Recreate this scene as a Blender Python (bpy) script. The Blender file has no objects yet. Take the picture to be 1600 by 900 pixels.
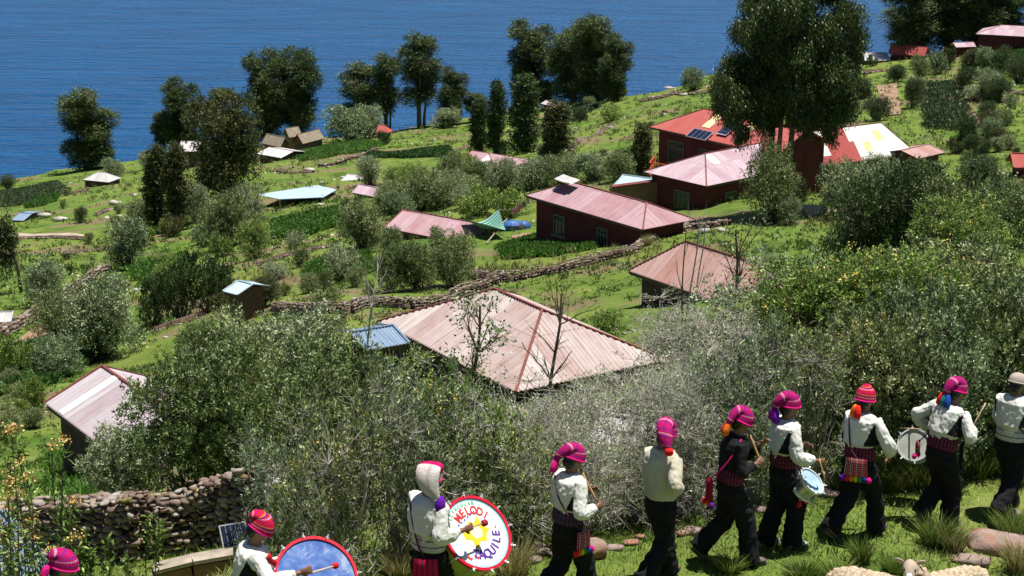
import bpy, math, random
import numpy as np
from mathutils import Vector, Matrix, Euler, noise as mnoise
R = math.radians
rng = np.random.default_rng(7)
random.seed(7)
sc = bpy.context.scene
COL = sc.collection

# ------------------------------------------------------------------ camera
F = 2800.0; TH = R(16.0); H = 80.0
CAM = np.array([0.0, 0.0, H])
FWD = np.array([0, math.cos(TH), -math.sin(TH)]); UP = np.array([0, math.sin(TH), math.cos(TH)]); RT = np.array([1.0, 0, 0])
cd = bpy.data.cameras.new('camera'); cam = bpy.data.objects.new('camera', cd); COL.objects.link(cam)
cam.location = CAM; cam.rotation_euler = (math.pi/2 - TH, 0, 0)
cd.sensor_width = 36; cd.lens = 36*F/1600; cd.clip_start = 0.3; cd.clip_end = 9000
sc.camera = cam

def ray(px, py):
    return FWD + (px-800)/F*RT + (450-py)/F*UP
def P(px, py, t):
    return CAM + ray(px, py)*t
def onz(px, py, z):
    d = ray(px, py); return CAM + d*((z-H)/d[2])
def proj(p):
    q = np.asarray(p)-CAM; t = q@FWD
    return 800+F*(q@RT)/t, 450-F*(q@UP)/t, t

# ------------------------------------------------------------------ helpers
def tag(o, label=None, cat=None, group=None, kind=None):
    if label: o['label'] = label
    if cat: o['category'] = cat
    if group: o['group'] = group
    if kind: o['kind'] = kind
    return o
def empty(name, loc, rz=0.0, label=None, cat=None, group=None):
    o = bpy.data.objects.new(name, None); COL.objects.link(o)
    o.empty_display_size = .2
    o.location = [float(v) for v in loc]; o.rotation_euler = (0, 0, rz)
    return tag(o, label, cat, group)
def link(name, me, m=None, parent=None):
    if m is not None and not me.materials:
        for k in (m if isinstance(m, (list, tuple)) else [m]): me.materials.append(k)
    o = bpy.data.objects.new(name, me); COL.objects.link(o)
    if parent is not None: o.parent = parent
    return o
def npmesh(name, V, Fq, smooth=False, uv=None, tint=None, midx=None):
    """V (n,3); Fq (m,k) int array or list of arrays with differing k."""
    V = np.asarray(V, dtype=np.float32)
    if not isinstance(Fq, list): Fq = [np.asarray(Fq)]
    Fq = [np.asarray(f, dtype=np.int32) for f in Fq if len(f)]
    me = bpy.data.meshes.new(name)
    loops = np.concatenate([f.ravel() for f in Fq])
    tot = np.concatenate([np.full(len(f), f.shape[1], dtype=np.int32) for f in Fq])
    start = np.concatenate([[0], np.cumsum(tot)[:-1]]).astype(np.int32)
    me.vertices.add(len(V)); me.vertices.foreach_set('co', V.ravel())
    me.loops.add(len(loops)); me.loops.foreach_set('vertex_index', loops)
    me.polygons.add(len(tot)); me.polygons.foreach_set('loop_start', start); me.polygons.foreach_set('loop_total', tot)
    if smooth: me.polygons.foreach_set('use_smooth', np.ones(len(tot), dtype=bool))
    if midx is not None: me.polygons.foreach_set('material_index', np.asarray(midx, dtype=np.int32))
    if uv is not None:
        l = me.uv_layers.new(name='uv'); l.data.foreach_set('uv', np.asarray(uv, dtype=np.float32)[loops].ravel())
    if tint is not None:
        a = me.attributes.new('tint', 'FLOAT', 'POINT'); a.data.foreach_set('value', np.asarray(tint, dtype=np.float32))
    me.update(calc_edges=True); me.validate()
    return me
class MB:
    """mesh builder of boxes, tubes, lofts"""
    def __init__(s): s.V = []; s.F = []; s.U = []; s.M = []; s.n = 0
    def add(s, V, Fs, U=None, m=0):
        V = np.asarray(V, float)
        for f in Fs: s.F.append([int(i)+s.n for i in f]); s.M.append(m)
        s.V.append(V); s.U.append(np.zeros((len(V), 2)) if U is None else np.asarray(U, float)); s.n += len(V)
        return s
    def box(s, c, d, rot=None, m=0):
        x, y, z = [k/2 for k in d]
        V = np.array([[-x,-y,-z],[x,-y,-z],[x,y,-z],[-x,y,-z],[-x,-y,z],[x,-y,z],[x,y,z],[-x,y,z]])
        if rot is not None: V = V@np.array(rot).T
        return s.add(V+np.array(c), [(0,3,2,1),(4,5,6,7),(0,1,5,4),(1,2,6,5),(2,3,7,6),(3,0,4,7)], V[:, [0, 1]], m)
    def bar(s, a, b, w, h=None, m=0):
        a = np.array(a, float); b = np.array(b, float); h = h or w
        d = b-a; L = np.linalg.norm(d); d /= L
        up = np.array([0, 0, 1.]) if abs(d[2]) < .95 else np.array([1., 0, 0])
        y = np.cross(up, d); y /= np.linalg.norm(y); z = np.cross(d, y)
        return s.box((a+b)/2, (L, w, h), np.stack([d, y, z], 1), m)
    def tube(s, pts, rad, n=8, cap=True, m=0, squash=None, up0=None, wave=0, wn=12, phase=0):
        pts = np.asarray(pts, float); k = len(pts)
        rad = np.full(k, rad) if np.isscalar(rad) else np.asarray(rad, float)
        T = np.gradient(pts, axis=0); T /= np.linalg.norm(T, axis=1)[:, None]+1e-9
        u = np.array(up0 if up0 is not None else ([0, 0, 1.] if abs(T[0][2]) < .9 else [1., 0, 0]), float)
        V = []; U = []; L = 0
        th = np.linspace(0, 2*np.pi, n, endpoint=False)
        for i in range(k):
            if i: L += np.linalg.norm(pts[i]-pts[i-1])
            u = u-T[i]*(u@T[i]); u /= np.linalg.norm(u)+1e-9
            w = np.cross(T[i], u)
            r1 = rad[i]*(1+wave*np.sin(wn*th+phase)); sq = 1 if squash is None else (squash if np.isscalar(squash) else squash[i])
            V.append(pts[i]+np.outer(r1*np.cos(th), u)+np.outer(r1*sq*np.sin(th), w)); U.append(np.stack([th/6.2832, np.full(n, L)], 1))
        Fs = [(i*n+j, i*n+(j+1) % n, (i+1)*n+(j+1) % n, (i+1)*n+j) for i in range(k-1) for j in range(n)]
        if cap: Fs += [tuple(range(n-1, -1, -1)), tuple(range((k-1)*n, k*n))]
        return s.add(np.concatenate(V), Fs, np.concatenate(U), m)
    def ball(s, c, r, n=10, m=0, rot=None):
        r = np.array([r, r, r] if np.isscalar(r) else r, float)
        V = [[0, 0, -1]]; 
        for i in range(1, n):
            a = -math.pi/2+math.pi*i/n
            for j in range(2*n): b = math.pi*j/n; V.append([math.cos(a)*math.cos(b), math.cos(a)*math.sin(b), math.sin(a)])
        V.append([0, 0, 1]); V = np.array(V)*r; q = 2*n
        if rot is not None: V = V@np.array(rot).T
        Fs = [(0, 1+(j+1) % q, 1+j) for j in range(q)]
        for i in range(n-2): Fs += [(1+i*q+j, 1+i*q+(j+1) % q, 1+(i+1)*q+(j+1) % q, 1+(i+1)*q+j) for j in range(q)]
        e = len(V)-1; Fs += [(1+(n-2)*q+j, 1+(n-2)*q+(j+1) % q, e) for j in range(q)]
        return s.add(V+np.array(c), Fs, None, m)
    def mesh(s, name, smooth=True):
        V = np.concatenate(s.V); U = np.concatenate(s.U)
        me = bpy.data.meshes.new(name); me.from_pydata(V.tolist(), [], s.F)
        me.polygons.foreach_set('material_index', np.array(s.M, dtype=np.int32))
        if smooth: me.polygons.foreach_set('use_smooth', np.ones(len(s.F), dtype=bool))
        l = me.uv_layers.new(name='uv'); idx = np.zeros(len(me.loops), dtype=np.int32); me.loops.foreach_get('vertex_index', idx)
        l.data.foreach_set('uv', U[idx].astype(np.float32).ravel())
        me.update(); return me
    def build(s, name, m, parent=None, smooth=True):
        return link(name, s.mesh(name, smooth), m, parent)
    def remesh(s, name, m, parent, voxel, disp=None, smooth_it=4):
        me = s.mesh(name); o = bpy.data.objects.new(name, me); COL.objects.link(o)
        md = o.modifiers.new('r', 'REMESH'); md.mode = 'VOXEL'; md.voxel_size = voxel; md.use_smooth_shade = True
        sm = o.modifiers.new('s', 'SMOOTH'); sm.iterations = smooth_it; sm.factor = .5
        dg = bpy.context.evaluated_depsgraph_get(); dg.update()
        m2 = bpy.data.meshes.new_from_object(o.evaluated_get(dg)); bpy.data.objects.remove(o); bpy.data.meshes.remove(me)
        if disp is not None:
            co = np.zeros(len(m2.vertices)*3, dtype=np.float32); m2.vertices.foreach_get('co', co); co = co.reshape(-1, 3)
            no = np.zeros_like(co).ravel(); m2.vertices.foreach_get('normal', no); no = no.reshape(-1, 3)
            co = co+no*disp(co)[:, None]; m2.vertices.foreach_set('co', co.astype(np.float32).ravel())
        m2.name = name; m2.materials.clear(); m2.update()
        m2.polygons.foreach_set('use_smooth', np.ones(len(m2.polygons), dtype=bool))
        return link(name, m2, m, parent)

_T = np.random.default_rng(3).random((64, 64, 64)).astype(np.float32)
def vnoise(p, scale=1.0):
    """value noise in [-1,1] for (n,3) points"""
    p = np.asarray(p, float)*scale+100.0; i = np.floor(p).astype(int); f = p-i; f = f*f*(3-2*f)
    out = 0
    for dx in (0, 1):
        for dy in (0, 1):
            for dz in (0, 1):
                w = (f[:, 0] if dx else 1-f[:, 0])*(f[:, 1] if dy else 1-f[:, 1])*(f[:, 2] if dz else 1-f[:, 2])
                out = out+w*_T[(i[:, 0]+dx) % 64, (i[:, 1]+dy) % 64, (i[:, 2]+dz) % 64]
    return out*2-1

# ------------------------------------------------------------------ node materials
class NM:
    def __init__(s, name):
        s.m = bpy.data.materials.new(name); s.m.use_nodes = True; s.t = s.m.node_tree; s.t.nodes.clear()
        s.out = s.n('ShaderNodeOutputMaterial')
    def n(s, typ, **k):
        q = s.t.nodes.new(typ)
        for a, b in k.items(): setattr(q, a, b)
        return q
    def l(s, a, b): s.t.links.new(a, b)
    def val(s, node, idx, v):
        if isinstance(v, bpy.types.NodeSocket): s.l(v, node.inputs[idx])
        elif isinstance(v, (tuple, list)) and len(v) == 3 and node.inputs[idx].type == 'RGBA': node.inputs[idx].default_value = (*v, 1)
        else: node.inputs[idx].default_value = v
        return node
    def noise(s, vec, scale, detail=3, rough=.6, dist=0):
        q = s.n('ShaderNodeTexNoise'); s.l(vec, q.inputs['Vector']); q.inputs['Scale'].default_value = scale
        q.inputs['Detail'].default_value = detail; q.inputs['Roughness'].default_value = rough; q.inputs['Distortion'].default_value = dist
        return q.outputs['Fac']
    def ramp(s, fac, stops, interp='LINEAR'):
        q = s.n('ShaderNodeValToRGB'); q.color_ramp.interpolation = interp; e = q.color_ramp.elements
        while len(e) < len(stops): e.new(.5)
        for i, (p, c) in enumerate(stops):
            e[i].position = p; e[i].color = (c, c, c, 1) if np.isscalar(c) else (*c, 1)
        s.l(fac, q.inputs[0]); return q.outputs['Color']
    def mix(s, f, a, b, mode='MIX'):
        q = s.n('ShaderNodeMix', data_type='RGBA', blend_type=mode); s.val(q, 0, f); s.val(q, 6, a); s.val(q, 7, b); return q.outputs[2]
    def math(s, op, a, b=0.0):
        q = s.n('ShaderNodeMath', operation=op); s.val(q, 0, a); s.val(q, 1, b); return q.outputs[0]
    def map(s, vec, scale=(1, 1, 1), rot=(0, 0, 0), loc=(0, 0, 0)):
        q = s.n('ShaderNodeMapping'); s.l(vec, q.inputs[0]); q.inputs[3].default_value = scale; q.inputs[2].default_value = rot; q.inputs[1].default_value = loc; return q.outputs[0]
    def obj(s): return s.n('ShaderNodeTexCoord').outputs['Object']
    def pos(s): return s.n('ShaderNodeNewGeometry').outputs['Position']
    def uvs(s): return s.n('ShaderNodeTexCoord').outputs['UV']
    def bump(s, h, strength=.5, dist=.05):
        q = s.n('ShaderNodeBump'); s.l(h, q.inputs['Height']); q.inputs['Strength'].default_value = strength; q.inputs['Distance'].default_value = dist; return q.outputs[0]
    def pbr(s, col, rough=.8, spec=.3, metal=0, normal=None, **k):
        q = s.n('ShaderNodeBsdfPrincipled'); s.val(q, 'Base Color', col); s.val(q, 'Roughness', rough)
        s.val(q, 'Specular IOR Level', spec); s.val(q, 'Metallic', metal)
        if normal is not None: s.l(normal, q.inputs['Normal'])
        for a, b in k.items(): s.val(q, a, b)
        s.l(q.outputs[0], s.out.inputs[0]); return q
def plain(name, col, rough=.7, spec=.3, metal=0, var=.25, scale=6, bump=0):
    m = NM(name); v = m.noise(m.obj(), scale, 4)
    a = tuple(c*(1-var) for c in col); b = tuple(min(1, c*(1+var)) for c in col)
    nb = m.bump(m.noise(m.obj(), scale*6, 3), bump, .02) if bump else None
    m.pbr(m.ramp(v, [(.3, a), (.7, b)]), rough, spec, metal, nb); return m.m
def leafmat(name, dark, light, alt, trans=.25, altp=.8, rough=.5):
    """per-leaf tint varies between dark and light, the last share is alt; per-plant random shift"""
    m = NM(name); at = m.n('ShaderNodeAttribute', attribute_name='tint').outputs['Fac']
    oi = m.n('ShaderNodeObjectInfo').outputs['Random']
    c = m.ramp(at, [(0, dark), (altp-.05, light), (altp, alt), (1, alt)])
    sh = m.math('ADD', m.math('MULTIPLY', oi, .5), .75)
    c2 = m.mix(1.0, c, m.n('ShaderNodeCombineColor').outputs[0], 'MULTIPLY')
    cc = c2.node.inputs[7].links[0].from_node; m.l(sh, cc.inputs[0]); m.l(m.math('ADD', m.math('MULTIPLY', oi, .35), .82), cc.inputs[1]); m.l(sh, cc.inputs[2])
    p = m.pbr(c2, rough, .35)
    t = m.n('ShaderNodeBsdfTranslucent'); m.l(c2, t.inputs[0])
    mx = m.n('ShaderNodeMixShader'); mx.inputs[0].default_value = trans
    m.l(p.outputs[0], mx.inputs[1]); m.l(t.outputs[0], mx.inputs[2]); m.l(mx.outputs[0], m.out.inputs[0]); return m.m

# ------------------------------------------------------------------ light
SUN = Vector((0.20, 0.05, 1.0)).normalized()
el = math.asin(SUN.z); az = math.atan2(SUN.x, SUN.y)
w = bpy.data.worlds.new('World'); sc.world = w; w.use_nodes = True; nt = w.node_tree
sky = nt.nodes.new('ShaderNodeTexSky'); sky.sky_type = 'NISHITA'; sky.sun_disc = False
sky.sun_elevation = el; sky.sun_rotation = az; sky.altitude = 3800; sky.air_density = 1.0; sky.dust_density = .3
bg = nt.nodes['Background']; bg.inputs[1].default_value = 0.06; nt.links.new(sky.outputs[0], bg.inputs[0])
sl = bpy.data.lights.new('sun', 'SUN'); sl.energy = 4.8; sl.angle = R(.53); sl.color = (1, .965, .9)
so = bpy.data.objects.new('sun', sl); COL.objects.link(so); so.rotation_euler = SUN.to_track_quat('Z', 'Y').to_euler(); so.location = (20, 20, 140)
sc.view_settings.view_transform = 'Standard'; sc.view_settings.look = 'None'; sc.view_settings.exposure = 0.66; sc.view_settings.gamma = 1
sc.render.engine = 'CYCLES'
cy = sc.cycles; cy.max_bounces = 5; cy.diffuse_bounces = 2; cy.glossy_bounces = 2; cy.transmission_bounces = 3; cy.transparent_max_bounces = 4
cy.use_denoising = True
try: cy.denoiser = 'OPENIMAGEDENOISE'
except Exception: pass
cy.caustics_reflective = False; cy.caustics_refractive = False

# ------------------------------------------------------------------ terrain
ST, CT = math.sin(TH), math.cos(TH)
ctrl = []
def flat(px, py, d=7.9): ctrl.append((px, py, d/(ST-(450-py)/F*CT)))
for px, py in [(-600,1250),(95,1150),(-200,1120),(400,1075),(680,990),(890,935),(1030,890),(1215,850),(1340,822),(1470,805),(1600,785),(1700,900),(1450,970),(1100,1000),(1350,900),(1450,745),(1080,795),(1250,770),(830,862),(1600,740),(600,900),(900,1150),(1900,760),(1900,1000),(450,990),(1500,1250)]: flat(px, py)
ctrl += [(220,872,26),(60,905,25),(400,850,24),(100,790,38),(130,750,50),(30,600,75),(150,550,90),(0,500,105),(0,400,150),(0,330,210),(0,287,297),(-300,300,290),(-300,420,150),(-300,600,75),(-400,870,30),
 (300,700,44),(300,560,75),(300,480,100),(300,400,135),(300,340,170),(300,270,240),(380,240,290),
 (550,560,62),(500,490,78),(500,440,95),(480,350,140),(550,270,200),(560,240,230),(620,208,292),
 (850,440,86),(700,450,86),(900,402,96),(850,370,107),(750,330,130),(800,260,180),(900,200,220),(950,158,285),
 (1150,370,93),(1100,345,104),(1000,250,150),(1050,180,200),(1090,124,275),(1100,480,68),(1100,620,38),
 (1450,400,62),(1250,360,95),(1450,265,130),(1480,180,170),(1450,130,210),(1350,98,262),(1550,92,235),(1700,60,250),(1600,300,100),
 (1900,300,95),(1900,100,220),(1900,550,35),(1580,560,34),(1450,640,25.5),(1450,560,33),(1450,480,44),(1350,420,66),
 (600,800,21.8),(600,700,30),(600,645,42),(1000,700,26.5),(1000,640,42),(820,650,42),(820,600,54),(800,720,26),(450,800,23),(1200,690,25),(1200,560,42)]
_A = []; _B = []
for px, py, t in ctrl:
    q = P(px, py, t)-CAM; r = math.hypot(q[0], q[1]); _A.append((math.atan2(q[0], q[1])*4.0, math.log(r))); _B.append(-q[2]/r)
for a in (-.7, -.35, 0, .35, .7):
    for r_, d_ in ((1.5, 1.75), (4, 3.0), (9.5, 6.0)): _A.append((a*4, math.log(r_))); _B.append(d_/r_)
_A = np.array(_A); _B = np.array(_B)
def _phi(d): return d*d*np.log(d+1e-9)
_D = np.linalg.norm(_A[:, None]-_A[None], axis=2); n_ = len(_A)
_M = np.zeros((n_+3, n_+3)); _M[:n_, :n_] = _phi(_D)+np.eye(n_)*2e-3; _M[:n_, n_] = 1; _M[:n_, n_+1:] = _A; _M[n_:, :n_] = _M[:n_, n_:].T
_W = np.linalg.solve(_M, np.concatenate([_B, [0, 0, 0]]))
brow_px = [(-900,330),(-300,300),(-50,290),(0,284),(90,264),(200,252),(290,243),(380,232),(500,215),(620,203),(700,188),(860,165),(950,154),(1050,140),(1100,119),(1200,106),(1350,93),(1420,90),(1500,76),(1600,62),(1800,45),(2400,20)]
def T0(az, r):
    a = np.clip(az, -.72, .72)*4.0; w_ = np.log(np.clip(r, 1.2, 420)); q = np.stack([a, w_], -1)
    out = np.zeros(len(q))
    for s0 in range(0, len(q), 20000):
        d = np.linalg.norm(q[s0:s0+20000, None]-_A[None], axis=2); out[s0:s0+20000] = _phi(d)@_W[:n_]+_W[n_]+q[s0:s0+20000]@_W[n_+1:]
    return out
# brow distance for each azimuth: where the line of sight through the brow pixel meets the slope
_bt = []
for px, py in brow_px:
    d = ray(px, py); a = math.atan2(d[0], d[1]); s = -d[2]/math.hypot(d[0], d[1])
    rr = np.linspace(150, 400, 800); tt = T0(np.full(800, a), rr); k = np.where(tt < s)[0]
    _bt.append((a, min(rr[k[0]] if len(k) else 300, 330)))
_bt = np.array(_bt)
def hz(x, y, detail=True):
    x = np.atleast_1d(np.asarray(x, float)); y = np.atleast_1d(np.asarray(y, float))
    az = np.arctan2(x, y); r = np.hypot(x, y)+1e-6; rb = np.interp(az, _bt[:, 0], _bt[:, 1])
    r2 = np.minimum(r, rb); z = H-r2*T0(az, r2)
    ex = np.maximum(0, r-rb); z = z-ex*.35-np.minimum(ex, 25)*.5
    if detail:
        p = np.stack([x, y, 0*x], 1); amp = np.clip((r-22)/25, 0.0, 1)
        z = z+amp*(vnoise(p, .13)*.35+vnoise(p, .5)*.10)+np.clip(r/40, .15, 1)*vnoise(p, 2.1)*.035
    return z
def g(x, y): return float(hz(x, y)[0])
def G(px, py, t0=12):
    """point of the ground seen at a pixel of the photo"""
    d = ray(px, py); t = np.exp(np.linspace(math.log(t0), math.log(420), 2500)); q = CAM+t[:, None]*d
    k = np.where(q[:, 2] <= hz(q[:, 0], q[:, 1]))[0]
    i = k[0] if len(k) else np.argmin(q[:, 2]-hz(q[:, 0], q[:, 1]))
    return q[i], float(t[i])
# ------------------------------------------------------------------ ground
def m_ground():
    m = NM('grassy_slope'); p = m.pos()
    n1 = m.noise(p, .05, 5, .62); n2 = m.noise(p, .35, 5, .7); n3 = m.noise(p, 2.2, 5, .75); n4 = m.noise(m.map(p, (1, 1, 1), loc=(11, 23, 0)), .11, 4, .6)
    c = m.ramp(n2, [(.32, (.045, .080, .014)), (.45, (.092, .165, .024)), (.60, (.17, .225, .045)), (.76, (.26, .25, .09))])
    dry = m.ramp(n3, [(.35, (.16, .22, .035)), (.65, (.26, .27, .07))])
    c = m.mix(m.ramp(n1, [(.44, 0), (.64, .65)]), c, dry)
    c = m.mix(m.ramp(n3, [(.52, 0), (.72, .55)]), c, (.04, .085, .015))
    dirt = m.ramp(n3, [(.3, (.13, .085, .05)), (.7, (.30, .21, .14))])
    c = m.mix(m.ramp(n4, [(.545, 0), (.61, .8)]), c, dirt)
    n5 = m.noise(p, 14, 3, .7)
    c = m.mix(m.ramp(n5, [(.35, .25), (.6, 0)]), c, (.03, .055, .012))
    h = m.math('ADD', m.noise(p, 5, 4, .7), m.math('MULTIPLY', m.noise(p, 30, 2), .4))
    m.pbr(c, .95, .1, 0, m.bump(h, .9, .12)); return m.m
M_ground = m_ground()
ja, jr = 460, 640
azs = np.concatenate([np.linspace(-1.9, -.36, 50)[:-1], np.linspace(-.36, .36, ja), np.linspace(.36, 1.9, 50)[1:]])
rs = np.concatenate([np.exp(np.linspace(math.log(1.5), math.log(13), 40))[:-1], np.exp(np.linspace(math.log(13), math.log(400), jr))])
AZ, RR = np.meshgrid(azs, rs); X = (RR*np.sin(AZ)).ravel(); Y = (RR*np.cos(AZ)).ravel()
Z = hz(X, Y); na, nr = len(azs), len(rs)
ii = (np.arange(nr-1)[:, None]*na+np.arange(na-1)[None]).ravel()
link('ground', npmesh('ground', np.stack([X, Y, Z], 1), np.stack([ii, ii+1, ii+na+1, ii+na], 1), smooth=True), M_ground)['kind'] = 'structure'
# lake
m = NM('lake_water'); p = m.pos()
a1 = m.noise(m.map(p, (.05, .26, 1), rot=(0, 0, .06)), 1.0, 4, .6, .6); a2 = m.noise(m.map(p, (.2, .8, 1), rot=(0, 0, -.1)), 1.0, 3, .6); a3 = m.noise(m.map(p, (.02, .11, 1)), 1.0, 4, .6)
h = m.math('ADD', m.math('MULTIPLY', a1, 1.6), m.math('MULTIPLY', a2, .55))
c = m.mix(m.ramp(a3, [(.35, 0), (.65, 1)]), (.0008, .044, .135), (.001, .066, .19))
q = m.pbr(c, .22, .09, 0, m.bump(h, 1.0, 2.2)); q.inputs['IOR'].default_value = 1.33
me = npmesh('lake', [[-4000, 60, 0], [4000, 60, 0], [4000, 7000, 0], [-4000, 7000, 0]], np.array([[0, 1, 2, 3]]))
link('lake_water', me, m.m)['kind'] = 'structure'

# ------------------------------------------------------------------ foliage
def unit(v): return v/(np.linalg.norm(v, axis=-1, keepdims=True)+1e-9)
def rdir(n, up=0.0):
    v = rng.normal(size=(n, 3)); v = unit(v); v[:, 2] += up; return unit(v)
def leaves(C, D, L, W, tint, droop=0):
    n = len(C); s = unit(np.cross(D, rdir(n))); nn = np.cross(D, s)
    L = np.broadcast_to(L, n)[:, None]; W = np.broadcast_to(W, n)[:, None]
    mid = C+D*L*.45+nn*L*.06
    V = np.stack([C, mid+s*W/2, C+D*L, mid-s*W/2], 1).reshape(-1, 3)
    Fc = np.arange(n*4).reshape(-1, 4)
    return V, Fc, np.repeat(tint, 4)
def prisms(A, B, ra, rb, k=3):
    n = len(A); d = unit(B-A); u = unit(np.cross(d, np.where(np.abs(d[:, 2:3]) < .9, [[0, 0, 1.]], [[1., 0, 0]]))); v = np.cross(d, u)
    ra = np.broadcast_to(ra, n)[:, None]; rb = np.broadcast_to(rb, n)[:, None]
    V = []
    for c, r in ((A, ra), (B, rb)):
        for j in range(k):
            a = 2*math.pi*j/k; V.append(c+r*(math.cos(a)*u+math.sin(a)*v))
    V = np.stack(V, 1).reshape(-1, 3); b = np.arange(n)[:, None]*2*k
    Fc = np.concatenate([b+np.array([[j, (j+1) % k, k+(j+1) % k, k+j]]) for j in range(k)])
    return V, Fc
def polyline(a, b, n, wob):
    t = np.linspace(0, 1, n)[:, None]; p = a+(b-a)*t; w_ = rng.normal(size=(n, 3))*wob; w_[0] = 0; w_ = np.cumsum(w_, 0)*t**.5
    return p+w_
def plant(rx, rz, lobes, clusters, per, leaf, wid, shape='bush', twig=1.0, csize=.16, base=.08, trunk_r=.05, stick=0.0, leafup=.5, zc=None, lr=(.32, .5), stems=7, dropout=0):
    """returns foliage mesh and branch mesh; height ~2*rz (bush) standing on z=0"""
    cz = rz if zc is None else zc
    if shape == 'bush':
        an = rng.uniform(0, 6.283, lobes); zz = rng.uniform(-.62, .62, lobes); rr0 = np.sqrt(rng.random(lobes))*.72*np.sqrt(1-(zz*.8)**2)
        ctr = np.stack([np.cos(an)*rr0, np.sin(an)*rr0, zz], 1); lrad = rng.uniform(*lr, lobes)
    else:  # tree crown: lobes spread through a tall volume
        an = rng.uniform(0, 6.283, lobes); zz = np.linspace(-.86, .84, lobes)+rng.normal(size=lobes)*.05; prof = np.sqrt(np.clip(1-np.abs(zz*.92-.05)**2.6, .05, 1))
        if shape == 'cone': prof = (1-(zz*.5+.5)*.72)
        rr0 = rng.random(lobes)**.5*.80*prof; ctr = np.stack([np.cos(an)*rr0, np.sin(an)*rr0, zz], 1); lrad = rng.uniform(*lr, lobes)*(1 if shape == 'cone' else 1)
    ctr = ctr*[rx, rx, rz]+[0, 0, cz]
    rad = lrad*min(rx, rz)*1.05 if shape != 'bush' else lrad*(rx+rz)/2
    k = rng.choice(lobes, clusters, p=rad**2/(rad**2).sum()); d = rdir(clusters, .25)
    rr = rad[k]*(rng.random(clusters)**.28)*rng.uniform(.85, 1.12, clusters)
    C = ctr[k]+d*rr[:, None]*[1, 1, .95 if shape == 'bush' else 1.35]
    if dropout: keep = vnoise(C, 3.4/max(rx, .5)) > -1+dropout*2; C = C[keep]; d = d[keep]; k = k[keep]
    ok = C[:, 2] > base*rz; C = C[ok]; d = d[ok]; k = k[ok]; n = len(C)
    # leaves along a short twig in direction dt
    dt = unit(d+rdir(n)*.5+[0, 0, leafup]); tl = csize*rng.uniform(.6, 1.4, n)
    cl = np.clip(.42+.22*rng.normal(size=n), .02, .78)
    s = rng.random((n, per)); pos = (C[:, None]+dt[:, None]*(s*tl[:, None])[..., None]+rng.normal(size=(n, per, 3))*csize*.22).reshape(-1, 3)
    ld = unit(np.repeat(dt, per, 0)*.7+rdir(n*per)*.9+[0, 0, leafup*.3])
    tint = np.clip(np.repeat(cl, per)+rng.normal(size=n*per)*.12, 0, .79)
    V, Fc, T = leaves(pos, ld, leaf*rng.uniform(.6, 1.35, n*per), wid*rng.uniform(.7, 1.3, n*per), tint)
    fol = npmesh('foliage', V, Fc, tint=T)
    # branches
    A = []; B = []; ra = []; rb = []
    nodes = []
    for i in range(lobes if lobes < 40 else 40):
        b0 = np.array([rng.normal()*rx*.10, rng.normal()*rx*.10, 0]) if shape == 'bush' else np.array([0, 0, max(.05, ctr[i, 2]-abs(rng.normal())*.3*rz-np.hypot(*ctr[i, :2])*.8)])
        if shape != 'bush': b0[2] = max(b0[2], cz-rz*.95)
        pl = polyline(b0, ctr[i], 7, .035*rx); r0 = trunk_r*(.55 if shape == 'bush' else .45)
        rr_ = np.linspace(r0, r0*.3, 7)
        A += list(pl[:-1]); B += list(pl[1:]); ra += list(rr_[:-1]); rb += list(rr_[1:]); nodes.append(pl[2:])
    if shape == 'bush':
        for _ in range(stems*3):   # upright stems
            d_ = rdir(1, .9)[0]; e = d_*[rx*.8, rx*.8, rz*1.3]; e[2] = abs(e[2]); pl = polyline(np.array([d_[0]*rx*.25, d_[1]*rx*.25, 0]), e, 8, .03*rx)
            rr_ = np.linspace(trunk_r*.5, trunk_r*.12, 8); A += list(pl[:-1]); B += list(pl[1:]); ra += list(rr_[:-1]); rb += list(rr_[1:]); nodes.append(pl[2:])
    N = np.concatenate(nodes)
    nt_ = int(n*twig)
    if nt_:
        sel = rng.choice(n, min(nt_, n), replace=False)
        for s0 in range(0, len(sel), 2000):
            q = C[sel[s0:s0+2000]]; j = np.argmin(((q[:, None]-N[None])**2).sum(2)-.0*q[:, None, 2], axis=1)
            mid = (q+N[j])/2+rng.normal(size=q.shape)*.05*rx; tr = trunk_r*.11
            A += list(N[j]); B += list(mid); ra += [tr*1.3]*len(q); rb += [tr]*len(q)
            A += list(mid); B += list(q); ra += [tr]*len(q); rb += [tr*.7]*len(q)
            if stick:  # bare twigs reaching out of the crown
                s2 = rng.random(len(q)) < stick; e = q+unit(d[sel[s0:s0+2000]]+rdir(len(q), .5)*.7)*csize*rng.uniform(1, 2.2, (len(q), 1))
                A += list(q[s2]); B += list(e[s2]); ra += [tr*.8]*s2.sum(); rb += [tr*.4]*s2.sum()
                e2 = (q+e)/2; e3 = e2+rdir(len(q), .3)*csize*.9; A += list(e2[s2]); B += list(e3[s2]); ra += [tr*.6]*s2.sum(); rb += [tr*.3]*s2.sum()
    V, Fc = prisms(np.array(A), np.array(B), np.array(ra), np.array(rb))
    return fol, npmesh('branches', V, Fc), C, dt
def blossoms(C, dt, share, size, per=14):
    top = C[:, 2] > np.quantile(C[:, 2], .35)
    k = np.where(top & (vnoise(C, 1.3) > .05))[0]; k = rng.choice(k, int(len(k)*share)); n = len(k)
    pos = (C[k][:, None]+dt[k][:, None]*size*1.6+rng.normal(size=(n, per, 3))*size*.5).reshape(-1, 3)
    V, Fc, T = leaves(pos, rdir(n*per, .4), size*.45, size*.4, rng.random(n*per))
    return npmesh('blossom', V, Fc, tint=T)

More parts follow.
